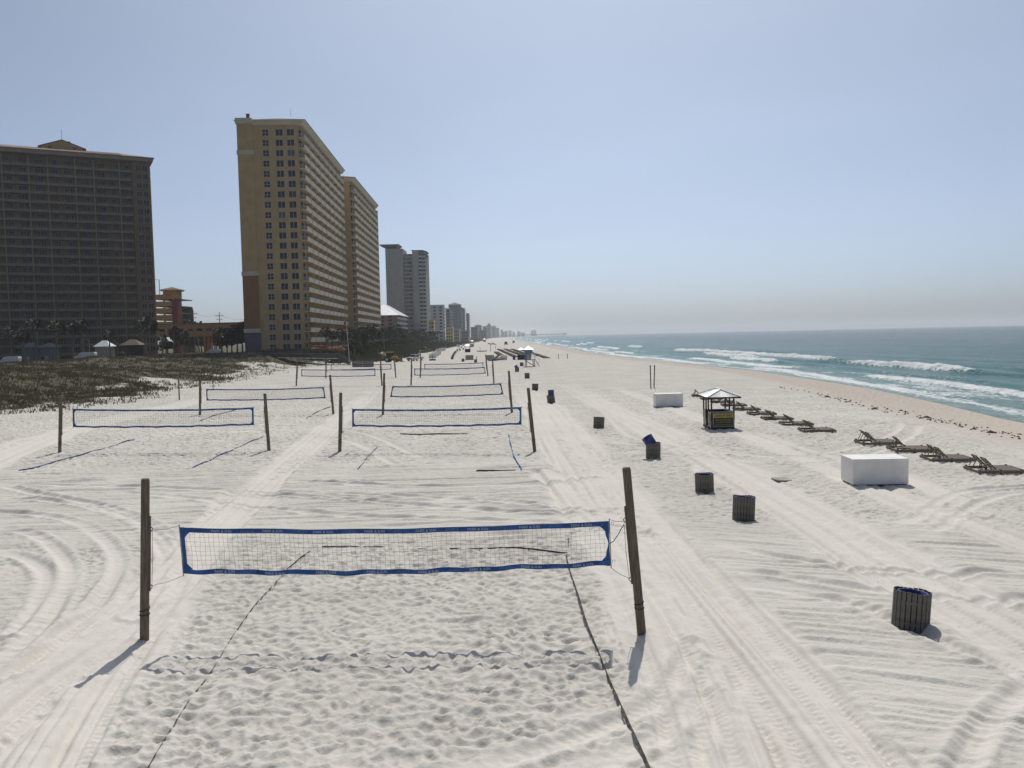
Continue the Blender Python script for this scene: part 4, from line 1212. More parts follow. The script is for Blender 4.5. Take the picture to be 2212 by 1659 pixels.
PINKB = mat('pink_render', (0.33, 0.175, 0.155), 0.9, 0.05, 0.3)
YELB = mat('yellow_render', (0.55, 0.45, 0.20), 0.9, 0.05, 0.3)
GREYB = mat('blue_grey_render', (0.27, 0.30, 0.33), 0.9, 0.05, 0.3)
METALR = mat('white_metal_roof', (0.78, 0.79, 0.78), 0.38, 0.05, 0.5, spec=0.7)
GREENR = mat('grey_green_canopy', (0.09, 0.115, 0.115), 0.6, 0.08, 0.5)

def win_mesh(w, h, cols=2, rows=1, glass=GLASS, frame=FRAMEW, bar=0.11):
    g = MB(); g.box((0, 0.04, 0), (w, 0.04, h))
    f = MB()
    f.b2(-w / 2 - bar, w / 2 + bar, -0.05, 0.055, -h / 2 - bar, -h / 2); f.b2(-w / 2 - bar, w / 2 + bar, -0.04, 0.055, h / 2, h / 2 + bar * 0.6)
    f.b2(-w / 2 - bar, -w / 2, -0.04, 0.055, -h / 2, h / 2); f.b2(w / 2, w / 2 + bar, -0.04, 0.055, -h / 2, h / 2)
    for i in range(1, cols):
        x = -w / 2 + w * i / cols
        f.b2(x - bar * 0.55, x + bar * 0.55, -0.03, 0.05, -h / 2, h / 2)
    for j in range(1, rows):
        z = -h / 2 + h * j / rows
        f.b2(-w / 2, w / 2, -0.025, 0.045, z - bar * 0.4, z + bar * 0.4)
    return g.mesh('window', glass), f.mesh('frame', frame)
def window(parent, wm, loc, rz=0.0):
    o = put('window', wm[0], parent, loc, (0, 0, rz))
    put('frame', wm[1], o)
    return o

# ---------------------------------------------------------------- the shaded tower at the left edge
ZC = 303.0
cR = depth(333, 560, ZC)
ang = math.atan2(22.0, 41.0)
base0 = 1.6
lt = thing('apartment_tower', 'huge shaded brown apartment tower at the left edge with tiled roof', 'building', (cR.x, cR.y, base0), ang)
ux = Vector((math.cos(ang), math.sin(ang), 0)); nx = Vector((math.sin(ang), -math.cos(ang), 0))
def facade(px, py):
    d = _ray(px, py); o = Vector((0, 0, CAM_H))
    t = (Vector((cR.x, cR.y, 0)) - o).dot(nx) / d.dot(nx)
    h = o + d * t
    return (h - Vector((cR.x, cR.y, 0))).dot(ux), h.z - base0
zf = lambda zx, zy: ((zx / 3.456) / 1.8228, (520 + zy / 3.456) / 1.8228)
topc = facade(*zf(530, 405))[1]
FL = 3.0
NF = 23
eave = facade(*zf(1000, 320))[1] - 0.4
xs_p = [facade(*zf(z, 400))[0] for z in (15, 380, 640, 1015, 1265, 1615)]
xs_p = [xs_p[0] - 14.0, xs_p[0] - 7.0] + xs_p
xl = xs_p[0] - 9.0
xe = facade(*zf(1790, 450))[0]
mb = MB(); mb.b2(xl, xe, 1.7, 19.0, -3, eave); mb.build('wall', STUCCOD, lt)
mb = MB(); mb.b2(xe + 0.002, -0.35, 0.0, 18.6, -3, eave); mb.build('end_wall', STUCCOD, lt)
mb = MB(); mb.b2(-0.35, 0.0, -0.06, 18.0, -3, eave - 2); mb.build('lit_corner_strip', ORANGE, lt)  # added trim; sunlight on the end wall's sliver is put into its orange colour
PIERM = mat('lighter_pier_stucco', (0.31, 0.265, 0.215), 0.9, 0.06, 0.4)
for x in xs_p:
    mb = MB(); mb.b2(x - 0.16, x + 0.16, -0.10, 1.698, -3, eave - 0.6); mb.build('pier', PIERM, lt)
edges = [xl] + xs_p + [xe]
zs_row = [topc - FL * k for k in range(NF)]
zs_row = [z for z in zs_row if z > -1.0]
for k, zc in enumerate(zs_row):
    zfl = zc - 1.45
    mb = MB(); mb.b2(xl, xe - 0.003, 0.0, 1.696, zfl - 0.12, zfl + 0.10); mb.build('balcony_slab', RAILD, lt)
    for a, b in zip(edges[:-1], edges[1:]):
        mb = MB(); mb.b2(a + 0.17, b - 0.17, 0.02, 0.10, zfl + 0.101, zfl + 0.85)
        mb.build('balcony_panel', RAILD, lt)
WA = win_mesh(2.3, 1.95, 3, 2, GLASS, FRAMED, 0.10)
WB = win_mesh(1.35, 1.95, 2, 2, GLASS, FRAMED, 0.10)
WBc = win_mesh(1.35, 1.95, 2, 2, GLASS2, FRAMED, 0.10)
WE = win_mesh(1.55, 1.7, 2, 1, GLASS, FRAMED, 0.12)
wcols = [(75, 145), (230, 345), (465, 580), (705, 775), (860, 970), (1090, 1200), (1320, 1415), (1500, 1565), (1690, 1755)]
for zc in zs_row:
    for a, b in wcols:
        xa = facade(*zf((a + b) / 2, 400))[0]
        wide_ = (b - a) > 85
        window(lt, WA if wide_ else (WB if random.random() < 0.8 else WBc), (xa, 1.60, zc + 0.05))
    for a, b in ((1850, 1915), (1935, 2000)):
        xa = facade(*zf((a + b) / 2, 450))[0]
        window(lt, WE, (xa, -0.06, zc + 0.10))
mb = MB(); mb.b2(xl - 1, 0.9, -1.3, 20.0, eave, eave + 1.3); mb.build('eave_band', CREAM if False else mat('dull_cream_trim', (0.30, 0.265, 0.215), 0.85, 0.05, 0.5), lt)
mb = MB(); mb.hip(xl - 1.5, 1.4, -1.8, 20.5, eave + 1.302, eave + 4.2, along='x'); rfo = mb.build('roof', TILEP, lt)
mb = MB()
nrb = int((1.4 - xl + 1.5) / 0.55)
for i in range(nrb):
    x = xl - 1.2 + i * 0.55
    if x > -9: break
    mb.beam((x, -1.75, eave + 1.40), (x, 9.0, eave + 4.16), 0.20, 0.16)
rb = mb.build('tile_ribs', TILEP, rfo); rb['kind'] = 'stuff'
pc = facade(*zf(850, 150))[0]
for nm, poly, mt, y0, y1 in (('penthouse', [(-6.4, 0), (6.4, 0), (6.4, 2.2), (0, 4.5), (-6.4, 2.2)], STUCCO, 7.5, 16.0),):
    mb = MB(); mb.prism([(pc + a, eave + 2.3 + b) for a, b in poly], y0, y1); mb.build(nm, mt, lt)
mb = MB(); mb.prism([(pc - 7.4, eave + 4.18), (pc, eave + 6.84), (pc + 7.4, eave + 4.18), (pc + 7.4, eave + 4.45), (pc, eave + 7.1), (pc - 7.4, eave + 4.45)], 7.42, 17.0); mb.build('penthouse_roof', TILE, lt)
for dx in (-3.8, 3.8):
    mb = MB(); mb.box((pc + dx, 7.47, eave + 4.1), (1.1, 0.05, 1.2)); mb.build('penthouse_vent', RUSSET, lt)
mb = MB(); mb.box((pc + 2.2, 11, eave + 6.6), (0.9, 0.9, 1.2)); mb.build('roof_vent', DARKTRIM, lt)
mb = MB(); mb.tube([(pc, 9, eave + 6.6), (pc, 9, eave + 10.6)], 0.06, 5); mb.tube([(pc - 0.3, 9, eave + 10.2), (pc + 0.3, 9, eave + 10.2)], 0.05, 4); mb.build('antenna', STEEL, lt)

# ---------------------------------------------------------------- the tan towers
W4 = win_mesh(1.75, 1.75, 2, 2, GLASS, FRAMEW, 0.09)
W2 = win_mesh(2.05, 1.85, 2, 1, GLASS, FRAMEW, 0.08)
W2c = win_mesh(2.05, 1.85, 2, 1, GLASS2, FRAMEW, 0.08)
def slab_tower(label, loc, rz, W, Ln, floors, bays, bal, zt, strip_=True, first=True):
    t = thing('apartment_tower', label, 'building', loc, rz)
    H = zt
    mb = MB(); mb.b2(-W, -0.0, 0, Ln, -4, H); mb.build('wall', STUCCO, t)
    mb = MB(); mb.b2(0.002, 0.05, 0.0, Ln, -4, H - 0.5); mb.build('seaward_wall', ORANGE, t)
    cream = CREAM
    if strip_:
        sx0, sx1 = -W - 0.25, -W + 4.35
        for a, b, m_ in ((-4, 6.1, PURPLE), (7.3, 22.9, RUSSET), (24.2, 58.3, STUCCO), (59.6, H - 0.2, STUCCO)):
            mb = MB(); mb.b2(sx0, sx1, -0.35, 3.0, a, b); mb.build('stair_panel', m_, t)
        for a, b in ((6.102, 7.298), (22.902, 24.198), (58.302, 59.598)):
            mb = MB(); mb.b2(sx0 - 0.2, sx1 + 0.12, -0.5, 3.05, a, b); mb.build('cream_band', cream, t)
    ztop = H - 3.0
    for k in range(floors):
        zc = ztop - 3.0 * k
        zfl = zc - 1.42
        if first:
            window(t, W4, (-9.35, -0.06, zc))
            window(t, W2 if random.random() < 0.85 else W2c, (-5.35, -0.06, zc))
            window(t, W2 if random.random() < 0.85 else W2c, (-2.05, -0.06, zc))
        mb = MB(); mb.b2(0.052, bal, -0.05, Ln, zfl - 0.18, zfl + 0.06); mb.build('balcony_slab', CREAM, t)
        mb = MB()
        mb.beam((0.06, 0.0, zfl + 1.12), (bal - 0.15, 0.0, zfl + 1.12), 0.06, 0.06)
        for i in range(9): mb.beam((0.12 + i * (bal - 0.3) / 8, 0, zfl + 0.06), (0.12 + i * (bal - 0.3) / 8, 0, zfl + 1.12), 0.045, 0.045)
        mb.build('end_railing', FRAMEW, t)
        bl = Ln / bays
        for i in range(bays):
            put('balcony_panel', PANELM[(bays, Ln)], t, (bal - 0.06, bl * i + bl / 2, zfl + 0.62))
            put('glass_door', DOORM, t, (0.08, bl * i + bl * 0.35, zfl + 1.15))
            if i == 0:
                window(t, WDOOR, (0.5, 1.0, zc - 0.2))
    for i in range(bays + 1):
        y = Ln * i / bays
        if i == 0: continue
        mb = MB(); mb.b2(0.054, bal + 0.06, y - 0.12, y + 0.12, -4, ztop + 1.2); mb.build('divider_wall', STUCCO, t)
    o = 0.8
    mb = MB()
    mb.add([(-W - 0.3, -0.3, H - 0.8), (bal - 0.6, -0.3, H - 0.8), (bal - 0.6, Ln + 0.3, H - 0.8), (-W - 0.3, Ln + 0.3, H - 0.8),
            (-W - o, -o, H + 0.55), (bal + 0.4, -o, H + 0.55), (bal + 0.4, Ln + o, H + 0.55), (-W - o, Ln + o, H + 0.55)],
           [(3, 2, 1, 0), (4, 5, 6, 7), (0, 1, 5, 4), (1, 2, 6, 5), (2, 3, 7, 6), (3, 0, 4, 7)])
    mb.build('eave_band', cream, t)
    mb = MB(); mb.hip(-W - o - 0.2, bal + 0.6, -o - 0.2, Ln + o + 0.2, H + 0.552, H + 3.4, 'y', 10); rf = mb.build('roof', TILE, t)
    if first:
        mb = MB(); mb.box((-W + 1.8, 5, H + 2.3), (0.8, 0.8, 2.4)); mb.box((-W + 1.8, 5, H + 3.6), (1.0, 1.0, 0.25)); mb.build('chimney', TILE, rf)
        mb = MB(); mb.tube([(-2.6, 4, H + 2.5), (-2.6, 4, H + 4.9)], 0.04, 4); mb.build('antenna', STEEL, rf)
        mb = MB(); mb.b2(-W - 0.35, -W + 4.4, -1.56, 1.0, H - 0.6, H + 1.0); mb.build('parapet', cream, t)
    return t
PANELM = {}
for bays, Ln in ((9, 76.0), (9, 72.0)):
    g = MB(); g.box((0, 0, 0), (0.08, Ln / bays - 0.5, 1.05)); PANELM[(bays, Ln)] = g.mesh('balcony_panel', RAILW)
g = MB(); g.box((0, 0, 0), (0.04, 3.4, 2.1)); DOORM = g.mesh('glass_door', GLASS)
WDOOR = win_mesh(0.55, 2.0, 1, 1, GLASS, FRAMEW, 0.06)
tr = depth(671, 700, 254.0)
slab_tower('tall tan apartment tower with three window columns and long sea-facing balconies', (tr.x - 1.9, 254.0, 2.9), RAD(2.4), 17.3, 76.0, 22, 9, 1.9, 67.6)
t2p = depth(766, 700, 336.0)
slab_tower('second tan balconied tower standing directly behind the first', (t2p.x - 0.6, 337.0, 2.9), RAD(1.6), 17.0, 72.0, 22, 9, 1.9, 66.2, False, False)

# ---------------------------------------------------------------- garage and bridge between the towers
GY = 345.0
ga, gb = depth(325, 680, GY), depth(383.5, 680, GY)
gg = thing('parking_garage', 'open tan parking garage with maroon stair tower behind the shaded tower', 'building', (gb.x, GY, 1.6))
gw = gb.x - ga.x
def gz(py): return depth(360, py, GY).z - 1.6
ytops = [639, 662, 675.5, 689.5, 704, 718]
for i, (y0, y1) in enumerate(((636, 645.5), (651, 661.0), (665.5, 676.0), (680.5, 691), (695, 712))):
    mb = MB(); mb.b2(-gw, -2.0, 0, 0.3, gz(y1), gz(y0)); mb.build('parapet', STUCCO, gg)
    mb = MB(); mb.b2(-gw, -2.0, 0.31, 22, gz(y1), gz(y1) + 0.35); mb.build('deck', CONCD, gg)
for x in (-gw + 5.2, -gw + 0.2):
    mb = MB(); mb.b2(x, x + 0.6, 0.305, 0.9, 0, gz(645)); mb.build('column', STUCCO, gg)
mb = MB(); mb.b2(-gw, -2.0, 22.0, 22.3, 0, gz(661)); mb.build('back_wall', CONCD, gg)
mb = MB(); mb.b2(-1.998, 0, -0.2, 5, -3, gz(646)); mb.build('stair_tower', MAROON, gg)
mb = MB(); mb.b2(-5.4, 0.1, -0.3, 5.1, gz(646) + 0.002, gz(629)); mb.build('tower_cap', STUCCO, gg)
mb = MB(); mb.b2(-6.1, 0.8, -1.0, 5.8, gz(629) + 0.002, gz(626.5)); mb.build('cap_trim', CREAM, gg)
mb = MB(); mb.hip(-6.8, 1.5, -1.7, 6.5, gz(626.5) + 0.002, gz(619.5), 'y'); mb.build('cap_roof', TILE, gg)
mb = MB(); mb.tube([(-gw + 3.3, 2, gz(640)), (-gw + 3.3, 2, gz(603)), (-gw + 1.5, 2, gz(603))], 0.14, 6); mb.build('roof_lamp_pole', STEEL, gg)
BYY = 292.0
BRIDGEM = mat('orange_brown_stucco', (0.50, 0.275, 0.135), 0.9, 0.06, 0.4)
ba, bb_ = depth(338, 700, BYY), depth(548, 700, BYY)
sb = thing('skybridge', 'orange enclosed footbridge running between the two towers', 'bridge', (ba.x, BYY, 1.6))
def bz(py): return depth(440, py, BYY).z - 1.6
bw = bb_.x - ba.x
mb = MB(); mb.b2(0, bw, 0, 5, bz(726.5), bz(699.5)); mb.build('span', BRIDGEM, sb)
mb = MB(); mb.b2(-0.3, bw + 0.3, -0.3, 5.3, bz(699.5) + 0.002, bz(697.6)); mb.build('coping', RUSSET, sb)
for i in range(10):
    x = 0.7 + i * (bw - 1.2) / 10
    g = MB(); g.box((x + 1.1, -0.02, bz(711.8)), (1.9, 0.06, 0.85)); o = g.build('window', GLASS2 if i % 2 else GLASS, sb)
    g = MB(); g.box((x + 1.1, -0.05, bz(711.8) - 0.5), (2.1, 0.1, 0.12)); g.build('sill', RUSSET, o)
px_ = depth(443, 730, BYY).x - ba.x
for dx in (-0.55, 0.75):
    mb = MB(); mb.b2(px_ + dx - 0.4, px_ + dx + 0.4, 1.0, 4.0, -3, bz(726.5) - 0.002); mb.build('pillar', BRIDGEM, sb)

# ---------------------------------------------------------------- utility poles
def utility_pole(px, ytop, Y, label):
    p = depth(px, ytop, Y)
    zb = 1.5
    t = thing('utility_pole', label, 'utility pole', (p.x, Y, zb), group='utility poles')
    h = p.z - zb
    mb = MB(); mb.tube([(0, 0, -1), (0, 0, h)], [0.20, 0.14], 7); mb.build('pole', WOODG, t)
    for dz, w in ((-1.6, 3.2), (-3.2, 2.4)):
        mb = MB(); mb.box((0, -0.14, h + dz), (w, 0.14, 0.16)); mb.build('crossarm', WOODG, t)
        for s in (-1, 1):
            mb = MB(); mb.tube([(s * w * 0.42, -0.14, h + dz + 0.08), (s * w * 0.42, -0.14, h + dz + 0.5)], 0.09, 6); mb.build('insulator', CONC, t)
    if 'transformer' in label:
        mb = MB(); mb.tube([(-0.45, -0.1, h - 7.2), (-0.45, -0.1, h - 5.8)], 0.3, 8); mb.build('transformer', CONC, t)
    return Vector((p.x, Y, p.z - 1.3))
w1 = utility_pole(417, 669, 330, 'wooden utility pole nearest, left of the transformer pole')
w2 = utility_pole(473.5, 674, 356, 'utility pole with a transformer can between the towers')
w3 = utility_pole(533, 684, 400, 'farthest utility pole, just left of the tan tower')
for a, b, lb in ((w1, w2, 'power line between the two left utility poles'), (w2, w3, 'power line running behind the tan tower')):
    mb = MB(); m = (a + b) / 2 + Vector((0, 0, -1.0)); mb.tube([a - a, m - a, b - a], 0.03, 4)
    o = mb.build('power_line', CORD); o.location = a; tag(o, lb, 'power line')

# ---------------------------------------------------------------- grey tower with canopies
KY = 640.0
ka, kb2 = depth(835, 640, KY), depth(906, 640, KY)
kt = thing('apartment_tower', 'grey concrete tower with flat dark canopies on its top corners', 'building', (ka.x, KY, 2.0))
def kx(px): return depth(px, 640, KY).x - ka.x
def kz(py, px=870): return depth(px, py, KY).z - 2.0
mb = MB(); mb.b2(kx(835), kx(873), 0, 24, -3, kz(537)); mb.build('left_shaft', CONC, kt)
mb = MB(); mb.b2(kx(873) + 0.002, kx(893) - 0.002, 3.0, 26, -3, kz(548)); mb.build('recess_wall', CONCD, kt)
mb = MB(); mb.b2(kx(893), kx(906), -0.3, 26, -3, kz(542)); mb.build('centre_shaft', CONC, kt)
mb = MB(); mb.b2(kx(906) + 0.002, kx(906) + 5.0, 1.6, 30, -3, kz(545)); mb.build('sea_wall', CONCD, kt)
mb = MB(); mb.b2(kx(893) + 0.05, kx(906) - 0.05, -0.36, -0.302, -3, kz(698)); mb.build('plinth', GREYB, kt)
for k in range(22):
    z = kz(556) - k * 2.95
    if z < 0: break
    mb = MB(); mb.b2(kx(873), kx(892.6), 1.2, 2.998, z - 0.12, z + 0.12); mb.build('access_slab', CONC, kt)
    mb = MB(); mb.b2(kx(873), kx(892.6), 1.2, 1.3, z + 0.121, z + 1.1); mb.build('access_rail', CONC, kt)
    if k % 2 == 0:
        mb = MB(); mb.box((kx(886.5), 2.97, z + 1.5), (1.9, 0.05, 1.8)); mb.build('window', GLASS, kt)
    for j in range(2):
        x0 = kx(906) + 0.1 + j * 2.5
        mb = MB(); mb.b2(x0, x0 + 2.35, -0.2 + j * 1.0, 1.59 + j * 0.4, z - 0.12, z + 0.10); mb.b2(x0, x0 + 2.35, -0.2 + j * 1.0, -0.1 + j * 1.0, z + 0.1, z + 1.15); mb.build('balcony', WHITEB, kt)
        mb = MB(); mb.box((x0 + 1.1, 1.57, z + 1.45), (1.8, 0.05, 2.0)); mb.build('glass_door', GLASS, kt)
mb = MB(); mb.b2(kx(907) + 2.3, kx(907) + 2.6, -0.1, 1.59, -3, kz(548)); mb.build('fin', CONC, kt)
mb = MB(); mb.prism([(kx(822), kz(528)), (kx(866), kz(528)), (kx(860), kz(532.5)), (kx(833), kz(532.5))], -3, 18); mb.build('left_canopy', GREENR, kt)
for px in (836, 842, 850, 858):
    mb = MB(); mb.tube([(kx(px), 1, kz(547)), (kx(px), 1, kz(531))], 0.45, 6); mb.build('canopy_strut', GREENR, kt)
mb = MB(); mb.prism([(kx(889), kz(540)), (kx(914), kz(540.2)), (kx(924), kz(543)), (kx(919), kz(545)), (kx(906), kz(546))], 2, 22); mb.build('right_canopy', GREENR, kt)
mb = MB(); mb.b2(kx(917), kx(924), 4, 16, kz(552.5), kz(551.3)); mb.build('lower_canopy', GREENR, kt)

# ---------------------------------------------------------------- pink building with the white metal roof
QY = 520.0
qa = depth(812, 700, QY)
qt = thing('low_hotel', 'pink five-storey hotel with bright white hipped metal roof', 'building', (qa.x, QY, 2.0))
def qx(px): return depth(px, 700, QY).x - qa.x
def qz(py): return depth(840, py, QY).z - 2.0
qw = qx(851)
mb = MB(); mb.b2(-6, qw, 0, 50, -3, qz(682)); mb.build('wall', PINKB, qt)
for i, (px, py) in enumerate(((827, 686), (827, 693.5), (827, 701.5), (843, 684), (843, 692), (843, 700), (843, 707))):
    g = MB(); g.box((qx(px), -0.03, qz(py)), (1.2 if i < 3 else 2.4, 0.08, 1.3)); g.build('window', GLASS, qt)
for k in range(5):
    z = qz(684.5) - 1.3 - k * 2.95
    mb = MB(); mb.b2(qw + 0.002, qw + 2.2, 0.4, 49, z - 0.12, z + 0.1); mb.b2(qw + 2.1, qw + 2.2, 0.4, 49, z + 0.1, z + 1.1); mb.build('balcony', WHITEB, qt)
mb = MB(); mb.hip(-8, qw + 3.2, -1.5, 51, qz(681), qz(655), 'y', 16); QROOF = mat('pale_grey_metal_roof', (0.62, 0.63, 0.63), 0.42, 0.06, 0.5, spec=0.7)
qr = mb.build('roof', QROOF, qt)
mb = MB()
for i in range(26):
    x = -8 + (qw + 11.2) * (i + 0.5) / 26
    k = min(1.0, min(x + 8, qw + 3.2 - x) / ((qw + 11.2) / 2))
    mb.beam((x, -1.45, qz(681) + 0.06), (x, -1.45 + 16 * k, qz(681) + 0.06 + (qz(655) - qz(681)) * k), 0.12, 0.12)
s_ = mb.build('standing_seams', QROOF, qr); s_['kind'] = 'stuff'

# ---------------------------------------------------------------- buildings further along the shore
def far_block(label, x0, x1, x2, ytop, Y, mt, side=None, floors=None, cols=2, top=None, zb=1.5, wcol=GLASS, balc=True, fh=3.0, name='distant_tower', group=None, wins=True):
    """near face from x0 to x1, sea face running back to x2 (print), at distance Y"""
    a, b = depth(x0, ytop, Y), depth(x1, ytop, Y)
    t = thing(name, label, 'building', (b.x, Y, zb), group=group)
    W, H = b.x - a.x, a.z - zb
    dl = 25.0
    if x2 and x2 > x1 + 0.2 and x2 < 1104: dl = max(12.0, min(220.0, b.x * FOC / (x2 - CX) - Y))
    mb = MB(); mb.b2(-W, 0, 0, dl, -3, H); mb.build('wall', mt, t)
    n = floors or max(2, int(H / fh))
    for k in range(n):
        z = H - 1.6 - k * fh
        if z < 0.5: break
        if wins:
            for c in range(cols):
                x = -W + W * (c + 0.5) / cols
                g = MB(); g.box((x, -0.03, z), (min(2.2, W / cols * 0.5), 0.1, 1.5)); g.build('window', wcol, t)
        if balc:
            mb = MB(); mb.b2(0.002, 1.5, 0.5, dl, z - 1.5, z - 0.35); mb.build('balcony', side or mt, t)
    mb = MB(); mb.b2(-W - 0.3, 0.3, -0.3, dl + 0.3, H + 0.002, H + 0.9)
    mb.build('parapet', mt, t)
    if top == 'hip':
        mb = MB(); mb.hip(-W - 0.8, 0.8, -0.8, dl + 0.8, H + 0.902, H + 0.9 + W * 0.2, 'y', min(dl, W) * 0.35); mb.build('roof', GREYB, t)
    elif top == 'box':
        mb = MB(); mb.b2(-W * 0.7, -W * 0.25, 3, dl * 0.5, H + 0.902, H + 4.5); mb.build('plant_room', mt, t)
    return t
far_block('white apartment block with a single column of dark windows', 918.6, 958, 963, 661, 800, WHITEB, WHITEB, cols=3, top=None)
far_block('brown-grey block with balconies behind the white block', 962.0, 972.5, 975.5, 669, 880, CONCD, WHITEB, cols=1, top='hip')
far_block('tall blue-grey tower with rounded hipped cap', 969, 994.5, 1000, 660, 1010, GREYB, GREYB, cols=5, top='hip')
far_block('stepped lower wing right of the hip-capped tower', 994.6, 1003, 1007.5, 667, 1080, GREYB, WHITEB, cols=2)
far_block('plain grey tower, rightmost of the tall mid-distance group', 1007, 1012.5, 1017, 678, 1250, CONCD, GREYB, cols=2)
far_block('low yellow building with small square windows', 917, 937, 940, 694, 660, YELB, YELB, cols=3, balc=False, name='low_building')
far_block('pale yellow low building below the hip-capped tower', 963, 978, 982, 709, 760, YELB, CREAM, cols=3, balc=False, name='low_building')
far_block('tan low building right of the pale yellow one', 979, 992, 997, 713, 800, PANEL, CREAM, cols=3, balc=False, name='low_building')
far_block('grey low block beneath the plain grey tower', 998, 1012, 1018, 716, 900, CONCD, CREAM, cols=4, balc=False, name='low_building')
far_block('wide low grey block at the foot of the far skyline', 1017, 1031, 1036, 707.5, 1450, CONCD, GREYB, cols=5, name='low_building')
far_block('long dark low block stepping toward the beach', 1030.5, 1051, 1054, 714, 1700, CONCD, GREYB, cols=6, name='low_building')
mb = MB()
aa = depth(919, 713.5, 620); ab = depth(959, 713.0, 620)
cw = thing('beach_canopy', 'long flat white canopy roof above the palm tops', 'canopy', (aa.x, 620, 2.0))
mb.b2(0, ab.x - aa.x, 0, 14, aa.z - 2.6, aa.z - 2.0); mb.build('roof', METALR, cw)
for i in range(5):
    mb = MB(); mb.b2(0.5 + i * (ab.x - aa.x - 1.2) / 4, 0.8 + i * (ab.x - aa.x - 1.2) / 4, 0.4, 0.7, -3, aa.z - 2.602); mb.build('post', CONC, cw)
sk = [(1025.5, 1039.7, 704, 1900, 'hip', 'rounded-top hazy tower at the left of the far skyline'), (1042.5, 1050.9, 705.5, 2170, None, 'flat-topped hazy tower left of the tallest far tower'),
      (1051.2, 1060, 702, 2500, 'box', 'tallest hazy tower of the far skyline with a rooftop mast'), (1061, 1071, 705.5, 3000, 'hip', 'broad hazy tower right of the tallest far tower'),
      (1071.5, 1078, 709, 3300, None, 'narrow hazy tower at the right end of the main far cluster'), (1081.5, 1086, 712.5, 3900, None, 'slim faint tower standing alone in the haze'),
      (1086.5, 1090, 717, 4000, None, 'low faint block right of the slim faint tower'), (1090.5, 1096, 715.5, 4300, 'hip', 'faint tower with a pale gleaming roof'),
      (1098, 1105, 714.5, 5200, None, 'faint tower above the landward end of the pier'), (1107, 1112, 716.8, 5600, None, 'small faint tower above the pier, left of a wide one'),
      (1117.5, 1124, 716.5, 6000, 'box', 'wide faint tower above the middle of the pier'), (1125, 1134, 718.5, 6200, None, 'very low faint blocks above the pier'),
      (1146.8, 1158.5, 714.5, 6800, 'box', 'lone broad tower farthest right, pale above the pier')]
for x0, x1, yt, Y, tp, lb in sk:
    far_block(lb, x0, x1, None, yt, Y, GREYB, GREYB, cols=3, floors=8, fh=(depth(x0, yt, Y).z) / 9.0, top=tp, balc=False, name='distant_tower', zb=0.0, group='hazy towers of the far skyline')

# ---------------------------------------------------------------- fishing pier
PY = 3200.0
pa_, pb_ = depth(1078, 722, PY), depth(1223.5, 721, PY)
pt = thing('fishing_pier', 'long fishing pier on many legs reaching into the hazy sea', 'pier', (pa_.x, PY, SEA))
pl = pb_.x - pa_.x
mb = MB(); mb.b2(0, pl, 0, 8, 9.5, 11.3); mb.build('deck', CONCD, pt)
lgm = MB(); lgm.box((0, 0, 3.2), (1.3, 1.3, 12.6)); lgm = lgm.mesh('leg', CONCD)
for i in range(28):
    put('leg', lgm, pt, (4 + i * (pl - 6) / 27.0, 1.0, 0))
mb = MB(); mb.b2(pl - 9, pl, -3, 12, 11.302, 12.6); mb.build('pier_head', CONCD, pt)

# ================================================================== dune grass and scrub
rng = np.random.default_rng(11)
def blades(n, X, Y, Z, hmin, hmax, spread, w, per):
    """n tufts, each of per bent blades (two triangles each)"""
    N = n * per
    bx = np.repeat(X, per) + rng.normal(0, spread, N); by = np.repeat(Y, per) + rng.normal(0, spread, N); bz_ = np.repeat(Z, per) - 0.06
    hgt = rng.uniform(hmin, hmax, N) * np.repeat(rng.uniform(0.6, 1.25, n), per)
    an = rng.uniform(0, 2 * PI, N); lean = rng.uniform(0.10, 0.75, N) * hgt
    dx, dy = np.cos(an), np.sin(an)
    ww = w * rng.uniform(0.6, 1.4, N)
    a2 = rng.uniform(0, 2 * PI, N)
    sx, sy_ = np.cos(a2) * ww, np.sin(a2) * ww
    b1 = np.stack([bx - sx, by - sy_, bz_], -1); b2_ = np.stack([bx + sx, by + sy_, bz_], -1)
    m1 = np.stack([bx + dx * lean * 0.4 + sx * 0.8, by + dy * lean * 0.4 + sy_ * 0.8, bz_ + hgt * 0.6], -1)
    tp = np.stack([bx + dx * lean, by + dy * lean, bz_ + hgt], -1)
    V = np.stack([b1, b2_, m1, tp], 1).reshape(-1, 3)
    i0 = np.arange(N) * 4
    F = np.concatenate([np.stack([i0, i0 + 1, i0 + 2], -1), np.stack([i0, i0 + 2, i0 + 3], -1)])
    return V, F
GRASS = mat('dune_grass_blades', (0.100, 0.094, 0.052), 0.85, 0.28, 0.12, hue=(0.14, 0.115, 0.07), trans=0.22)
SCRUB = mat('dark_scrub_leaves', (0.045, 0.058, 0.030), 0.8, 0.25, 0.2, hue=(0.075, 0.075, 0.040), trans=0.2)
def scatter(n, ylo, yhi, dlo, dhi, power=1.0):
    Y = ylo * (yhi / ylo) ** rng.uniform(0, 1, n)
    D = dlo + (dhi - dlo) * rng.uniform(0, 1, n) ** power
    return dune_edge(Y) - D, Y
X, Y = scatter(46000, 62, 262, -2.5, 95, 1.15)
dens = np.maximum(SOILF(X, Y) * 1.1, 0.10 + 0.16 * fbm(X * 0.3, Y * 0.3, 77, 2)) * sstep(-2.5, 2, dune_edge(Y) - X)
keep = rng.uniform(0, 1, len(X)) < dens
X, Y = X[keep], Y[keep]
V1, F1 = blades(len(X), X, Y, sand_z(X, Y), 0.20, 0.50, 0.34, 0.050, 7)
g1 = put('dune_grass', tri_mesh('dune_grass', V1, F1, GRASS)); tag(g1, 'dark olive dune grass with pale sand showing through', 'grass', kind='stuff')
X, Y = scatter(9000, 225, 1500, 0, 30, 0.8)
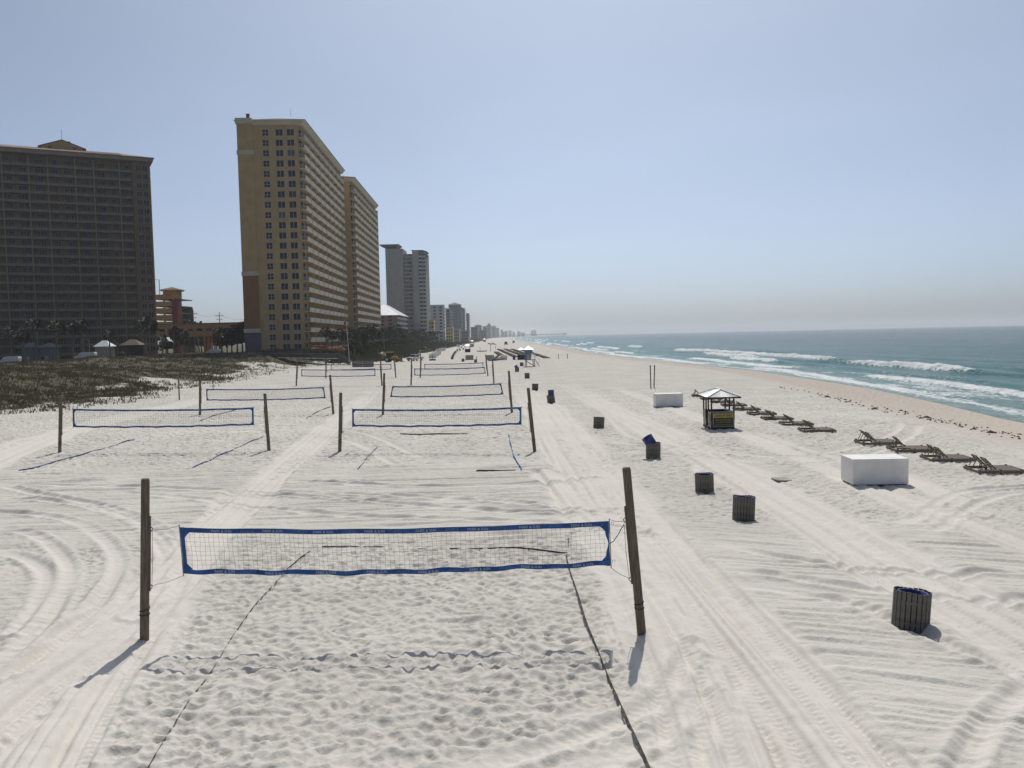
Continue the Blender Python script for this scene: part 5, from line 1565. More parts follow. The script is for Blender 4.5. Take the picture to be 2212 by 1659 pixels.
k = rng.uniform(0, 1, len(X)) < np.clip(0.25 + 1.1 * SOILF(X, Y), 0, 1)
X, Y = X[k], Y[k]
sc = 0.8 + Y / 700.0
V2, F2 = blades(len(X), X, Y, sand_z(X, Y), 0.5, 1.25, 0.55, 0.16, 14)
g2 = put('dune_scrub', tri_mesh('dune_scrub', V2, F2, SCRUB)); tag(g2, 'low dark scrub along the far dune below the hotels', 'scrub', kind='stuff')

# ================================================================== palms and trees
PALMT = mat('grey_palm_trunk', (0.17, 0.145, 0.115), 0.9, 0.2, 3.0, 0.02, 8.0)
FROND = mat('palm_frond', (0.034, 0.046, 0.023), 0.7, 0.25, 0.8, trans=0.12)
LEAF = mat('broad_leaf', (0.032, 0.045, 0.021), 0.7, 0.28, 0.6, trans=0.2)
def palm_meshes(seed, h):
    r = random.Random(seed)
    tk = MB()
    bend = r.uniform(-0.35, 0.35)
    pts = [(bend * (z / h) ** 2, 0.15 * math.sin(z), z) for z in [-0.6, 0, h * 0.3, h * 0.6, h * 0.85, h]]
    tk.tube(pts, [0.26, 0.24, 0.19, 0.18, 0.22, 0.16], 8)
    tm = tk.mesh('trunk', PALMT)
    V, F = [], []
    cx_, cz = bend, h
    for i in range(46):
        az = r.uniform(0, 2 * PI)
        el = RAD(r.triangular(-62, 82, 12))
        L = r.uniform(0.8, 1.25)
        d = Vector((math.cos(az) * math.cos(el), math.sin(az) * math.cos(el), math.sin(el)))
        o = Vector((cx_, 0, cz))
        e = o + d * L
        side = d.cross(Vector((0, 0, 1))).normalized()
        up = side.cross(d)
        b = len(V)
        V += [o - side * 0.03, o + side * 0.03, e]
        F.append((b, b + 1, b + 2))
        nb = 9
        for k in range(nb):
            a = RAD(-82 + 164 * k / (nb - 1))
            dl = (d * math.cos(a) + side * math.sin(a)).normalized()
            ll = r.uniform(0.75, 1.05) * (0.75 + 0.25 * math.cos(a))
            dr = Vector((0, 0, -1)) * ll * 0.35
            b = len(V)
            sd = dl.cross(up).normalized() * 0.07
            V += [e - sd * 0.4, e + sd * 0.4, e + dl * ll * 0.55 + sd + up * 0.05, e + dl * ll + dr]
            F += [(b, b + 1, b + 2), (b, b + 2, b + 3)]
    cm = tri_mesh('crown', np.array([tuple(v) for v in V]), np.array(F), FROND)
    return tm, cm
PALMS = [palm_meshes(s, h) for s, h in ((1, 5.0), (2, 6.2), (3, 7.2), (4, 5.6))]
def tree_meshes(seed, h, rad):
    r = np.random.default_rng(seed)
    rr = random.Random(seed)
    tk = MB()
    tk.tube([(0, 0, -0.6), (0.05, 0, h * 0.3), (0.1, 0.05, h * 0.55)], [0.20, 0.15, 0.09], 7)
    cents = []
    for i in range(7):
        a = i * 2.4 + rr.uniform(-0.4, 0.4)
        q = Vector((math.cos(a) * rad * rr.uniform(0.3, 0.75), math.sin(a) * rad * rr.uniform(0.3, 0.75), h * rr.uniform(0.5, 0.9)))
        tk.tube([(0.08, 0, h * rr.uniform(0.25, 0.45)), tuple(q * 0.6 + Vector((0, 0, h * 0.2))), tuple(q)], [0.08, 0.05, 0.02], 5)
        cents.append((q, rad * rr.uniform(0.38, 0.6)))
    tm = tk.mesh('trunk', PALMT)
    P = []
    for q, s in cents:
        n = 150
        g = r.normal(0, 1, (n, 3)); g /= np.linalg.norm(g, axis=1)[:, None]
        P.append(np.array(q) + g * s * (r.uniform(0.35, 1, (n, 1)) ** 0.6) * np.array([1, 1, 0.8]))
    P = np.concatenate(P)
    n = len(P)
    a = r.normal(0, 1, (n, 3)); a /= np.linalg.norm(a, axis=1)[:, None]
    b = np.cross(a, r.normal(0, 1, (n, 3))); b /= np.linalg.norm(b, axis=1)[:, None]
    s = r.uniform(0.16, 0.34, (n, 1))
    V = np.stack([P - a * s, P + b * s * 0.7, P + a * s, P - b * s * 0.7], 1).reshape(-1, 3)
    i0 = np.arange(n) * 4
    F = np.concatenate([np.stack([i0, i0 + 1, i0 + 2], -1), np.stack([i0, i0 + 2, i0 + 3], -1)])
    return tm, tri_mesh('crown', V, F, LEAF)
TREES = [tree_meshes(s, h, w) for s, h, w in ((21, 5.0, 2.4), (22, 6.4, 3.0), (23, 4.2, 2.6))]
def bz1(x, y): return float(base_z(np.array([x]), np.array([y]))[0])
def plant(kind, x, y, label, group, sc=1.0, rz=None):
    tm, cm = (PALMS if kind == 'palm' else TREES)[random.randrange(4 if kind == 'palm' else 3)]
    t = thing('palm_tree' if kind == 'palm' else 'broadleaf_tree', label, 'palm tree' if kind == 'palm' else 'tree', (x, y, bz1(x, y)), random.uniform(0, 6.28) if rz is None else rz, group)
    t.scale = (sc, sc, sc)
    put('trunk', tm, t); put('crown', cm, t)
    return t
def plant_px(kind, px, Y, label, group, sc=1.0):
    plant(kind, depth(px, 740, Y).x, Y, label, group, sc)
for i, (px, Y, s, lb) in enumerate(((24, 238, 1.5, 'leftmost palm at the picture edge before the shaded tower'), (50, 236, 1.3, 'palm behind the leftmost white van'), (76, 240, 1.45, 'palm between the two blue-grey cabins'), (121, 238, 1.5, 'palm right of the second blue-grey cabin'),
                                    (158, 240, 1.4, 'palm above the second white van, left of two'), (176, 242, 1.35, 'palm above the second white van, right of two'), (236, 240, 1.05, 'palm in front of the white-roofed cabin'), (315, 236, 1.7, 'large dense palm at the corner of the shaded tower'))):
    plant_px('palm', px, Y, lb, 'palms before the shaded tower', s)
for i, (px, Y, s) in enumerate(((350, 262, 1.0), (362, 268, 1.1), (375, 262, 1.05), (388, 270, 1.1), (398, 264, 0.95))):
    plant_px('tree' if i % 2 else 'palm', px, Y, ('%s of the dark trees under the left half of the footbridge' % row_labels[i]), 'trees under the left of the footbridge', s)
for i, (px, Y, s) in enumerate(((478, 262, 1.25), (490, 256, 1.1), (500, 262, 1.3), (512, 258, 1.25), (523, 262, 1.45), (534, 257, 1.4))):
    plant_px('palm' if i % 3 == 0 else 'tree', px, Y, '%s tree of the dark clump left of the tan tower' % row_labels[i], 'dark clump left of the tan tower', s)
for i in range(14):
    px = 404 + i * 5.4 + random.uniform(-2, 2)
    plant_px('palm' if i % 4 == 1 else 'tree', px, random.uniform(345, 380), 'one of the far trees seen beneath the footbridge', 'far trees beneath the footbridge', random.uniform(1.3, 1.7))
for i, (px, Y, s, lb) in enumerate(((704, 243, 1.05, 'first palm before the tan tower balconies, left of the flagpole'), (718, 247, 0.95, 'second palm before the tan tower balconies'), (730, 243, 1.1, 'third palm, nearest left of the flagpole'), (742, 250, 1.0, 'palm just left of the red flags'), (756, 252, 1.2, 'palm directly behind the flagpole'))):
    plant_px('palm', px, Y, lb, 'palms before the tan tower', s)
for i in range(34):
    px = 765 + i * 2.7 + random.uniform(-2, 2)
    Y = 262 + i * 5 + random.uniform(-12, 12)
    plant_px('palm', px, Y, 'one of the crowded palms along the foot of the tan towers', 'crowded palms at the tan towers', random.uniform(0.95, 1.3))
for i in range(26):
    px = 855 + i * 3.6 + random.uniform(-2, 2)
    Y = 400 + i * 10 + random.uniform(-15, 15)
    plant_px('palm' if i % 3 else 'tree', px, Y, 'one of the far trees below the grey tower and white canopy', 'far trees below the grey tower', random.uniform(1.0, 1.35))
for i in range(20):
    px = 765 + i * 6 + random.uniform(-3, 3)
    plant_px('tree', px, 258 + i * 9 + random.uniform(-6, 6), 'one of the low dark shrubs beneath the crowded palms', 'low shrubs beneath the palms', random.uniform(0.55, 0.8))

# ================================================================== cabins in front of the shaded tower
BLUEC = mat('blue_grey_cabin', (0.15, 0.165, 0.19), 0.8, 0.06, 1.0)
def cabin(x0, x1, ye, yt, Y, label, wall, roof, open_=False):
    a, b = depth(x0, ye, Y), depth(x1, ye, Y)
    top = depth((x0 + x1) / 2, yt, Y).z
    zb = 1.4
    t = thing('cabin', label, 'cabin', (a.x, Y, zb), group='cabins before the shaded tower')
    W = b.x - a.x; e = a.z - zb
    if open_:
        for x in (0.5, W / 2, W - 0.5):
            mb = MB(); mb.b2(x - 0.1, x + 0.1, 0.4, 0.6, -1, e); mb.build('post', DARKTRIM, t)
        mb = MB(); mb.b2(0.6, W - 0.6, 3.6, 3.8, -1, e); mb.build('back_wall', DARKTRIM, t)
    else:
        mb = MB(); mb.b2(0.45, W - 0.45, 0.45, 4.0, -1, e); mb.build('wall', wall, t)
        mb = MB(); mb.box((W * 0.5, 0.42, 1.0), (0.9, 0.05, 2.1)); mb.build('door', PANEL, t)
        mb = MB(); mb.box((W * 0.22, 0.42, 1.3), (0.8, 0.05, 0.9)); mb.build('window', GLASS, t)
    mb = MB(); mb.hip(0, W, 0, 4.5, e + 0.002, top - zb, 'x', W * 0.38); mb.build('roof', roof, t)
    return t
cabin(43, 72, 751, 740, 252, 'blue-grey cabin with hipped roof, left of two', BLUEC, BLUEC)
cabin(81, 116, 751, 741, 252, 'blue-grey cabin with hipped roof, right of two', BLUEC, BLUEC)
cabin(200, 237, 749, 735.5, 250, 'cabin with a bright white hipped metal roof', PANEL, METALR)
cabin(257, 302, 746, 733, 255, 'open shelter with a brown thatched roof', DARKTRIM, mat('brown_thatch', (0.21, 0.155, 0.11), 0.95, 0.15, 2.0, 0.05, 6.0), True)

# ================================================================== vehicles
CARW = mat('white_car_paint', (0.62, 0.63, 0.64), 0.3, 0.03, 1.0, spec=0.6)
TYRE = mat('black_tyre', (0.02, 0.02, 0.02), 0.9, 0.1, 6.0)
CHROME = mat('grey_wheel_rim', (0.35, 0.35, 0.36), 0.35, 0.05, 3.0, metal=0.8)
CARG = mat('car_glass', (0.02, 0.025, 0.03), 0.08, 0.05, 1.0, spec=0.7)
BLACKP = mat('black_plastic', (0.025, 0.025, 0.027), 0.6, 0.1, 3.0)
LAMP = mat('lamp_lens', (0.55, 0.5, 0.42), 0.2, 0.05, 2.0)
REDP = mat('red_lens', (0.35, 0.02, 0.02), 0.3, 0.05, 2.0)
def wheel(parent, x, y, r, w=0.24):
    mb = MB(); mb.tube([(0, -w / 2, 0), (0, w / 2, 0)], r, 16); o = mb.build('wheel', TYRE, parent, loc=(x, y, r))
    mb = MB(); mb.tube([(0, -w / 2 - 0.012, 0), (0, w / 2 + 0.012, 0)], r * 0.58, 12); mb.build('rim', CHROME, o)
def side_glass(t, W, polys, m_=CARG, nm='side_window'):
    for poly in polys:
        for s in (-1, 1):
            y = s * W / 2
            mb = MB(); mb.prism(poly, y - 0.012, y + 0.012); mb.build(nm, m_, t)
def vehicle(name, label, cat, loc, rz, paint, body, cabin_, W, wheels, r, glasses, front_x, rear_x, wind=None, group=None):
    """side profiles in (x, z); x forward"""
    t = thing(name, label, cat, loc, rz, group)
    mb = MB(); mb.prism(body, -W / 2, W / 2); mb.build('body', paint, t)
    if cabin_:
        mb = MB(); mb.prism(cabin_, -W / 2 + 0.06, W / 2 - 0.06); mb.build('cab', paint, t)
    side_glass(t, W - 0.11, glasses)
    if wind:
        for nm, (p, q) in wind.items():
            p = Vector((p[0], 0, p[1])); q = Vector((q[0], 0, q[1]))
            mb = MB(); mb.beam(p, q, W - 0.35, 0.03, up=(0, 0, 1)); mb.build(nm, CARG, t)
    for x in wheels:
        for s in (-1, 1): wheel(t, x, s * (W / 2 - 0.12), r)
    for s in (-1, 1):
        mb = MB(); mb.box((front_x, s * (W / 2 - 0.28), 0.85), (0.06, 0.36, 0.2)); mb.build('headlight', LAMP, t)
        mb = MB(); mb.box((rear_x, s * (W / 2 - 0.16), 0.95), (0.06, 0.18, 0.32)); mb.build('tail_light', REDP, t)
        mb = MB(); mb.box((front_x - 1.55, s * (W / 2 + 0.09), 1.18), (0.1, 0.16, 0.14)); mb.build('mirror', BLACKP, t)
    mb = MB(); mb.box((front_x + 0.03, 0, 0.56), (0.10, W - 0.1, 0.22)); mb.build('bumper', BLACKP, t)
    mb = MB(); mb.box((front_x + 0.005, 0, 0.85), (0.05, W - 0.95, 0.22)); mb.build('grille', BLACKP, t)
    return t
tp_ = on_sand(893, 779.5)
pick_body = [(-2.75, 0.45), (2.70, 0.42), (2.74, 0.72), (2.66, 0.98), (1.35, 1.10), (-2.72, 1.10), (-2.78, 0.7)]
pick_cab = [(1.30, 1.095), (0.75, 1.76), (0.45, 1.82), (-0.45, 1.80), (-0.62, 1.095)]
vehicle('pickup_truck', 'white pickup truck parked on the sand below the dune', 'pickup truck', (tp_.x + 0.4, tp_.y + 1.2, tp_.z), RAD(238), CARW, pick_body, pick_cab, 1.95, (1.85, -1.75), 0.38,
        [[(1.05, 1.14), (0.66, 1.68), (0.40, 1.72), (0.36, 1.14)], [(0.28, 1.14), (0.30, 1.72), (-0.42, 1.70), (-0.50, 1.14)]], 2.70, -2.78, {'windscreen': ((1.27, 1.16), (0.80, 1.73)), 'rear_window': ((-0.59, 1.2), (-0.48, 1.70))})
van_body = [(-2.6, 0.35), (2.55, 0.35), (2.62, 0.75), (2.50, 1.02), (1.75, 1.15), (1.05, 1.92), (0.7, 2.0), (-2.45, 2.0), (-2.62, 1.6)]
van_gl = [[(1.45, 1.2), (0.95, 1.80), (0.45, 1.84), (0.42, 1.2)], [(0.32, 1.2), (0.32, 1.84), (-0.85, 1.84), (-0.85, 1.2)], [(-0.98, 1.2), (-0.98, 1.84), (-2.3, 1.82), (-2.4, 1.2)]]
for px, Y, zt, lb in ((20, 222, 3.85, 'white van at the left edge half hidden by the dune'), (185, 226, 4.55, 'white van in front of the palms before the shaded tower'), (458 + 196, 250, 5.3, None)):
    if lb is None: continue
    q = depth(px, 765, Y)
    vehicle('parked_van', lb, 'van', (q.x, Y, zt - 2.0), RAD(186), CARW, van_body, None, 1.95, (1.75, -1.65), 0.36, van_gl, 2.56, -2.6, {'windscreen': ((1.70, 1.2), (1.10, 1.86))}, 'parked white vans')
q = depth(462, 752, 268)
vehicle('parked_van', 'pale van under the footbridge beside the dark trees', 'van', (q.x, 268, 2.2), RAD(172), CARW, van_body, None, 1.95, (1.75, -1.65), 0.36, van_gl, 2.56, -2.6, {'windscreen': ((1.70, 1.2), (1.10, 1.86))}, 'parked white vans')
# backhoe loader
YELP = mat('dusty_yellow_paint', (0.40, 0.27, 0.05), 0.6, 0.2, 2.0)
q = on_sand(842, 782.5)
bh = thing('backhoe_loader', 'dusty yellow backhoe loader parked beside the dune', 'tractor', (q.x, q.y + 1.0, q.z), RAD(-14))
mb = MB(); mb.prism([(-0.9, 0.7), (2.0, 0.75), (2.1, 1.55), (0.5, 1.65), (-0.9, 1.5)], -0.5, 0.5); mb.build('bonnet', YELP, bh)
mb = MB(); mb.b2(-1.0, 1.9, -0.35, 0.35, 0.45, 0.698); mb.build('chassis', BLACKP, bh)
for s in (-1, 1):
    for x in (-0.85, 0.55):
        mb = MB(); mb.beam((x, s * 0.72, 1.2), (x, s * 0.72, 2.62), 0.09, 0.09); mb.build('cab_pillar', BLACKP, bh)
    mb = MB(); mb.b2(-0.80, 0.50, s * 0.70 - 0.01, s * 0.70 + 0.01, 1.3, 2.55); mb.build('cab_glass', CARG, bh)
mb = MB(); mb.b2(-1.05, 0.75, -0.85, 0.85, 2.62, 2.78); mb.build('cab_roof', YELP, bh)
for s in (-1, 1):
    wheel(bh, -0.55, s * 0.82, 0.72, 0.45); wheel(bh, 1.75, s * 0.78, 0.48, 0.34)
    mb = MB(); mb.beam((0.6, s * 0.58, 1.5), (2.5, s * 0.58, 1.0), 0.14, 0.2); mb.beam((2.5, s * 0.58, 1.0), (3.1, s * 0.58, 0.45), 0.14, 0.18); mb.build('loader_arm', YELP, bh)
mb = MB(); mb.prism([(3.0, 0.15), (3.75, 0.05), (3.7, 0.18), (3.15, 0.28), (3.1, 0.85), (3.45, 1.0), (2.98, 0.98)], -1.05, 1.05); mb.build('front_bucket', mat('rusty_bucket', (0.22, 0.11, 0.06), 0.8, 0.2, 3.0), bh)
mb = MB(); mb.beam((-1.0, 0, 0.9), (-1.9, 0, 2.6), 0.25, 0.3); mb.build('boom', YELP, bh)
mb = MB(); mb.beam((-1.9, 0, 2.6), (-2.3, 0, 1.0), 0.2, 0.22); mb.build('dipper', YELP, bh)
mb = MB(); mb.prism([(-2.5, 1.0), (-2.1, 1.0), (-2.0, 0.55), (-2.3, 0.3), (-2.6, 0.5)], -0.3, 0.3); mb.build('rear_bucket', BLACKP, bh)
# two beach vehicles far away
for px, py, s, lb in ((1093, 745.5, 1.0, 'dark truck seen from behind far down the beach'), (1109.5, 741.5, 0.9, 'small dark buggy right of the far truck')):
    q = on_sand(px, py)
    t = thing('beach_truck', lb, 'truck', q, 0, 'vehicles far down the beach')
    mb = MB(); mb.b2(-1.1 * s, 1.1 * s, 0, 4.5 * s, 0.45, 1.5 * s); mb.build('body', mat('dark_olive_paint', (0.10, 0.10, 0.085), 0.6, 0.1, 1.0), t)
    mb = MB(); mb.b2(-0.9 * s, 0.9 * s, 1.2 * s, 3.2 * s, 1.5 * s + 0.002, 2.5 * s); mb.build('cab', BLACKP, t)
    for x in (-0.95 * s, 0.95 * s):
        for y in (0.9 * s, 3.6 * s):
            mb = MB(); mb.tube([(x - 0.12, y, 0.42), (x + 0.12, y, 0.42)], 0.42, 12); mb.build('wheel', TYRE, t)

# ================================================================== lifeguard tower
q = on_sand(1133.5, 792.5)
LBLUE = mat('lifeguard_blue_board', (0.10, 0.20, 0.32), 0.7, 0.07, 1.5)
lg_ = thing('lifeguard_tower', 'blue lifeguard tower with white pyramid roof on timber legs', 'lifeguard tower', q)
for x, y in ((0.05, 0.05), (2.1, 0.05), (0.35, 1.9), (1.85, 1.9)):
    mb = MB(); mb.tube([(x, y, -0.2), (x + (0.12 if x < 1 else -0.12), y, 1.36)], 0.075, 7); mb.build('leg', WOODG, lg_)
mb = MB(); mb.beam((0.25, -0.02, 1.2), (2.0, -0.02, 0.1), 0.07, 0.14); mb.build('brace', WOODG, lg_)
mb = MB(); mb.b2(-0.05, 2.2, -0.15, 2.3, 1.36, 1.46); mb.build('platform', WOODG, lg_)
mb = MB(); mb.prism([(0.05, 1.462), (1.28, 1.462), (1.32, 2.3), (1.66, 3.0), (1.66, 3.5), (0.05, 3.5), (-0.16, 3.4), (-0.16, 3.25), (0.05, 3.0)], 0.0, 1.9); mb.build('cabin', LBLUE, lg_)
mb = MB(); mb.box((0.78, -0.03, 2.2), (0.52, 0.05, 0.85)); nb = mb.build('notice_board', PANEL, lg_)
mb = MB(); mb.box((0.78, -0.058, 2.42), (0.36, 0.008, 0.10)); mb.build('notice_heading', BLACKP, nb)
mb = MB(); mb.box((0.78, -0.02, 1.60), (0.85, 0.04, 0.28)); mb.build('lower_panel', PANEL, lg_)
mb = MB(); mb.add([(-0.12, -0.35, 3.5), (1.95, -0.35, 3.5), (1.95, 2.25, 3.5), (-0.12, 2.25, 3.5), (0.8, 0.95, 4.22)], [(0, 1, 4), (1, 2, 4), (2, 3, 4), (3, 0, 4), (3, 2, 1, 0)]); mb.build('roof', METALR, lg_)
for z in (1.95, 2.3, 2.65):
    mb = MB(); mb.b2(1.33, 2.2, -0.13, -0.07, z, z + 0.1); mb.b2(2.12, 2.2, -0.069, 2.2, z, z + 0.1); mb.build('rail', PAINTW, lg_)
for x, y in ((1.36, -0.1), (2.16, -0.1), (2.16, 2.2)):
    mb = MB(); mb.b2(x - 0.04, x + 0.04, y - 0.03, y + 0.03, 1.46, 2.74); mb.build('rail_post', PAINTW, lg_)
mb = MB()
mb.beam((2.2, 0.3, 1.4), (3.05, 0.3, 0.05), 0.06, 0.16); mb.build('stair_stringer', PAINTW, lg_)
mb = MB(); mb.beam((2.2, 1.0, 1.4), (3.05, 1.0, 0.05), 0.06, 0.16); mb.build('stair_stringer', PAINTW, lg_)
for k in range(5):
    mb = MB(); mb.box((2.33 + k * 0.15, 0.65, 1.18 - k * 0.24), (0.2, 0.62, 0.04)); mb.build('stair_tread', PAINTW, lg_)
mb = MB(); mb.tube([(2.2, 0.26, 2.2), (3.1, 0.26, 1.3), (3.15, 0.26, 1.0), (2.3, 0.26, 0.2)], 0.035, 6); mb.build('stair_rail', PAINTW, lg_)

# ================================================================== flagpole, walkway, pens, boats
q = on_sand(755.5, 787)
top = depth(747, 687, q.y)
REDF = mat('red_flag_cloth', (0.50, 0.02, 0.035), 0.7, 0.12, 2.0, trans=0.35)
fp = thing('flagpole', 'tall pale flagpole with two red flags by the walkway stairs', 'flagpole', q)
d = top - q
mb = MB(); mb.tube([d * -0.03, d * 0.5, d], [0.12, 0.09, 0.055], 8); mb.build('pole', mat('pale_pole', (0.45, 0.42, 0.36), 0.7, 0.08, 2.0), fp)
mb = MB(); mb.box((0, 0, 0.5), (0.42, 0.42, 1.2)); mb.build('pole_base', PANEL, fp)
for z0 in (0.94, 0.84):
    mb = MB()
    o = d * z0
    n = 8
    pts = []
    for i in range(n + 1):
        u = i / n
        pts.append((o + Vector((-0.06 - 0.62 * u, 0.10 * math.sin(u * 7), -0.10 - 0.30 * u)), o + Vector((-0.06 - 0.50 * u, 0.10 * math.sin(u * 7 + 0.6), -0.85 - 0.22 * u))))
    V = [p for a in pts for p in a]
    V2_ = [p + Vector((0, 0.012, 0)) for p in V]
    m_ = len(V)
    F = [(2 * i, 2 * i + 1, 2 * i + 3, 2 * i + 2) for i in range(n)]
    mb.add(V + V2_, F + [tuple(k + m_ for k in f[::-1]) for f in F])
    mb.build('flag', REDF, fp)
# dune walkway with dark skirts and a stair down to the beach
DK = mat('dark_walkway_timber', (0.075, 0.078, 0.082), 0.85, 0.12, 1.5)
wa, wb = depth(560, 772, 224), depth(733, 774, 218)
wk = thing('dune_walkway', 'dark timber walkway over the dune ending in stairs beside the flagpole', 'walkway', (wa.x, wa.y, 0))
ln = wb - wa; dzk = 1.55
mb = MB(); mb.beam((0, 0, dzk + 0.6), (ln.x, ln.y, dzk), 2.0, 0.14); mb.build('deck', PANEL, wk)
for s in (-1.0, 1.0):
    mb = MB(); mb.beam((0, s, dzk + 1.8), (ln.x, ln.y + s, dzk + 1.2), 0.12, 0.10); mb.build('handrail', WOODG, wk)
    mb = MB(); mb.beam((0, s, dzk + 1.22), (ln.x, ln.y + s, dzk + 0.62), 0.04, 1.0); mb.build('side_screen', DK, wk)
    for i in range(13):
        f = i / 12
        mb = MB(); mb.box((ln.x * f, ln.y * f + s * 1.04, dzk - 0.1 + 0.6 * (1 - f)), (0.12, 0.12, 2.6)); mb.build('rail_post', DK, wk)
for k in range(9):
    mb = MB(); mb.box((ln.x + 0.15 + k * 0.27, ln.y, dzk - 0.05 - k * 0.17), (0.30, 1.9, 0.05)); mb.build('stair_tread', PANEL, wk)
for s in (-1.0, 1.0):
    mb = MB(); mb.beam((ln.x, ln.y + s, dzk + 1.2), (ln.x + 2.6, ln.y + s, 1.1), 0.1, 0.1); mb.build('stair_rail', WOODG, wk)
    mb = MB(); mb.beam((ln.x, ln.y + s, dzk + 0.4), (ln.x + 2.6, ln.y + s, 0.3), 0.05, 0.8); mb.build('stair_side', DK, wk)
def pallet_stack(px, py, w, d_, h, label, rz=0.0, n=5):
    q = on_sand(px, py)
    t = thing('pallet_stack', label, 'pallet stack', (q.x, q.y, q.z - 0.03), rz, 'stacks of dark slatted platforms')
    st = h / n
    for k in range(n):
        z = k * st
        mb = MB(); mb.b2(-w / 2, w / 2, 0, 0.05, z + 0.03, z + st - 0.07); mb.build('edge_board', WOODC, t)
        mb = MB(); mb.b2(-w / 2, w / 2, 0.051, d_, z + st - 0.069, z + st - 0.03); mb.build('deck_board', WOODC, t)
        for x in (-w / 2 + 0.06, w / 2 - 0.06):
            mb = MB(); mb.b2(x - 0.05, x + 0.05, 0.055, d_, z, z + st - 0.0705); mb.build('runner', WOODC, t)
    return t
pallet_stack(771.5, 793, 2.25, 1.6, 1.35, 'left of two dark platform stacks beside the flagpole')
pallet_stack(795, 793, 2.2, 1.6, 1.35, 'right of two dark platform stacks beside the flagpole')
pallet_stack((1640 + 1440 / 6.9125) / 1.8228, (1270 + 1016 / 6.9125) / 1.8228, 2.2, 1.4, 1.35, 'dark platform stack alone on the sand beyond the far courts')
pallet_stack((1900 + 200 / 6.9125) / 1.8228, (1290 + 872 / 6.9125) / 1.8228, 2.3, 1.4, 1.3, 'dark platform stack behind the pile of grey boats')
def kayak(loc, L, w, h, m_, label, rot, group, name='kayak'):
    mb = MB()
    n = 14
    secs = []
    for i in range(n + 1):
        u = -1 + 2 * i / n
        k = (1 - abs(u) ** 2.4)
        zz = 0.12 * u * u * h * 2
        hw = max(0.01, w / 2 * k)
        secs.append([(u * L / 2, -hw, zz + h * 0.62), (u * L / 2, -hw * 0.7, zz + h * 0.12 * k), (u * L / 2, 0, zz), (u * L / 2, hw * 0.7, zz + h * 0.12 * k), (u * L / 2, hw, zz + h * 0.62), (u * L / 2, 0, zz + h * (0.62 + 0.38 * k))])
    b = 0
    for s in secs: mb.v.extend(s)
    for i in range(n):
        for k in range(6):
            k2 = (k + 1) % 6
            mb.f.append((i * 6 + k, i * 6 + k2, i * 6 + 6 + k2, i * 6 + 6 + k)); mb.mi.append(0)
    o = mb.build(name, m_, None, True)
    o.location = loc; o.rotation_euler = rot
    return tag(o, label, 'kayak', group)
KRED = mat('red_kayak_plastic', (0.42, 0.05, 0.04), 0.45, 0.06, 1.0)
KORA = mat('orange_kayak_plastic', (0.52, 0.13, 0.04), 0.45, 0.06, 1.0)
KYEL = mat('yellow_kayak_plastic', (0.60, 0.34, 0.03), 0.45, 0.06, 1.0)
KGRY = mat('grey_boat_hull', (0.13, 0.145, 0.16), 0.5, 0.1, 1.5)
def kp(px, py, Y): return depth(px, py, Y)
for px, py, L, m_, lb, r in ((692, 748.5, 5.0, KRED, 'red kayak on top of the rack by the tan tower', (0, 0.0, 0.05)), (694, 754, 4.6, KORA, 'dark orange kayak below the red one', (0, -0.03, 0.02)), (724, 752.5, 4.4, KYEL, 'yellow kayak tilted on the rack by the tan tower', (0, RAD(-7), 0.0)), (728, 755.5, 4.8, KORA, 'orange kayak beneath the yellow one', (0, 0, 0.04))):
    p_ = kp(px, py, 240.0)
    kayak((p_.x, p_.y, p_.z - 0.3), L, 0.95, 0.62, m_, lb, r, 'kayaks by the tan tower')
ra, rb_ = kp(676, 757, 240.0), kp(742, 757, 240.0)
rk = thing('kayak_rack', 'timber rack under the bright kayaks by the tan tower', 'rack', (ra.x, 240.0, ra.z - 0.2))
for i in range(5):
    mb = MB(); mb.beam((i * (rb_.x - ra.x) / 4, -0.5, -2.6), (i * (rb_.x - ra.x) / 4, -0.5, 1.6), 0.12, 0.12); mb.build('post', WOODG, rk)
mb = MB(); mb.beam((0, 0, 0), (rb_.x - ra.x, 0, 0), 0.5, 0.1); mb.build('shelf', WOODG, rk)
for i, (zx, zy, L, rt, lb) in enumerate(((250, 880, 4.2, (0.15, RAD(-22), 0.15), 'lowest grey boat hull of the pile near the farthest net'), (300, 845, 4.4, (0.2, RAD(-30), 0.2), 'tilted grey boat hull on top of the pile'), (380, 880, 4.4, (0.0, RAD(-6), -0.1), 'long grey boat hull at the right of the pile'), (360, 855, 3.8, (0.1, RAD(-14), 0.4), 'middle grey boat hull of the pile'))):
    q = on_sand((1900 + 300 / 6.9125) / 1.8228, (1290 + 905 / 6.9125) / 1.8228)
    p_ = depth((1900 + zx / 6.9125) / 1.8228, (1290 + zy / 6.9125) / 1.8228, q.y + 0.5 * i)
    kayak((p_.x, p_.y, max(p_.z - 0.25, 0.05)), L, 0.8, 0.5, KGRY, lb, rt, 'pile of grey boats')
q = on_sand((1640 + 1780 / 6.9125) / 1.8228, (1270 + 792 / 6.9125) / 1.8228)
kayak((q.x, q.y, q.z), 4.6, 0.9, 0.5, mat('dark_blue_hull', (0.06, 0.07, 0.20), 0.45, 0.1, 1.0), 'dark blue boat lying on the sand near the far poles', (0, 0, 0.1), 'pile of grey boats')
white_box(((1900 + 500 / 6.9125) / 1.8228, (1290 + 885 / 6.9125) / 1.8228), 1.7, 1.2, 1.3, 'grey-white box right of the pile of grey boats', 0.0, 'far white boxes by the dune', FARBOX)

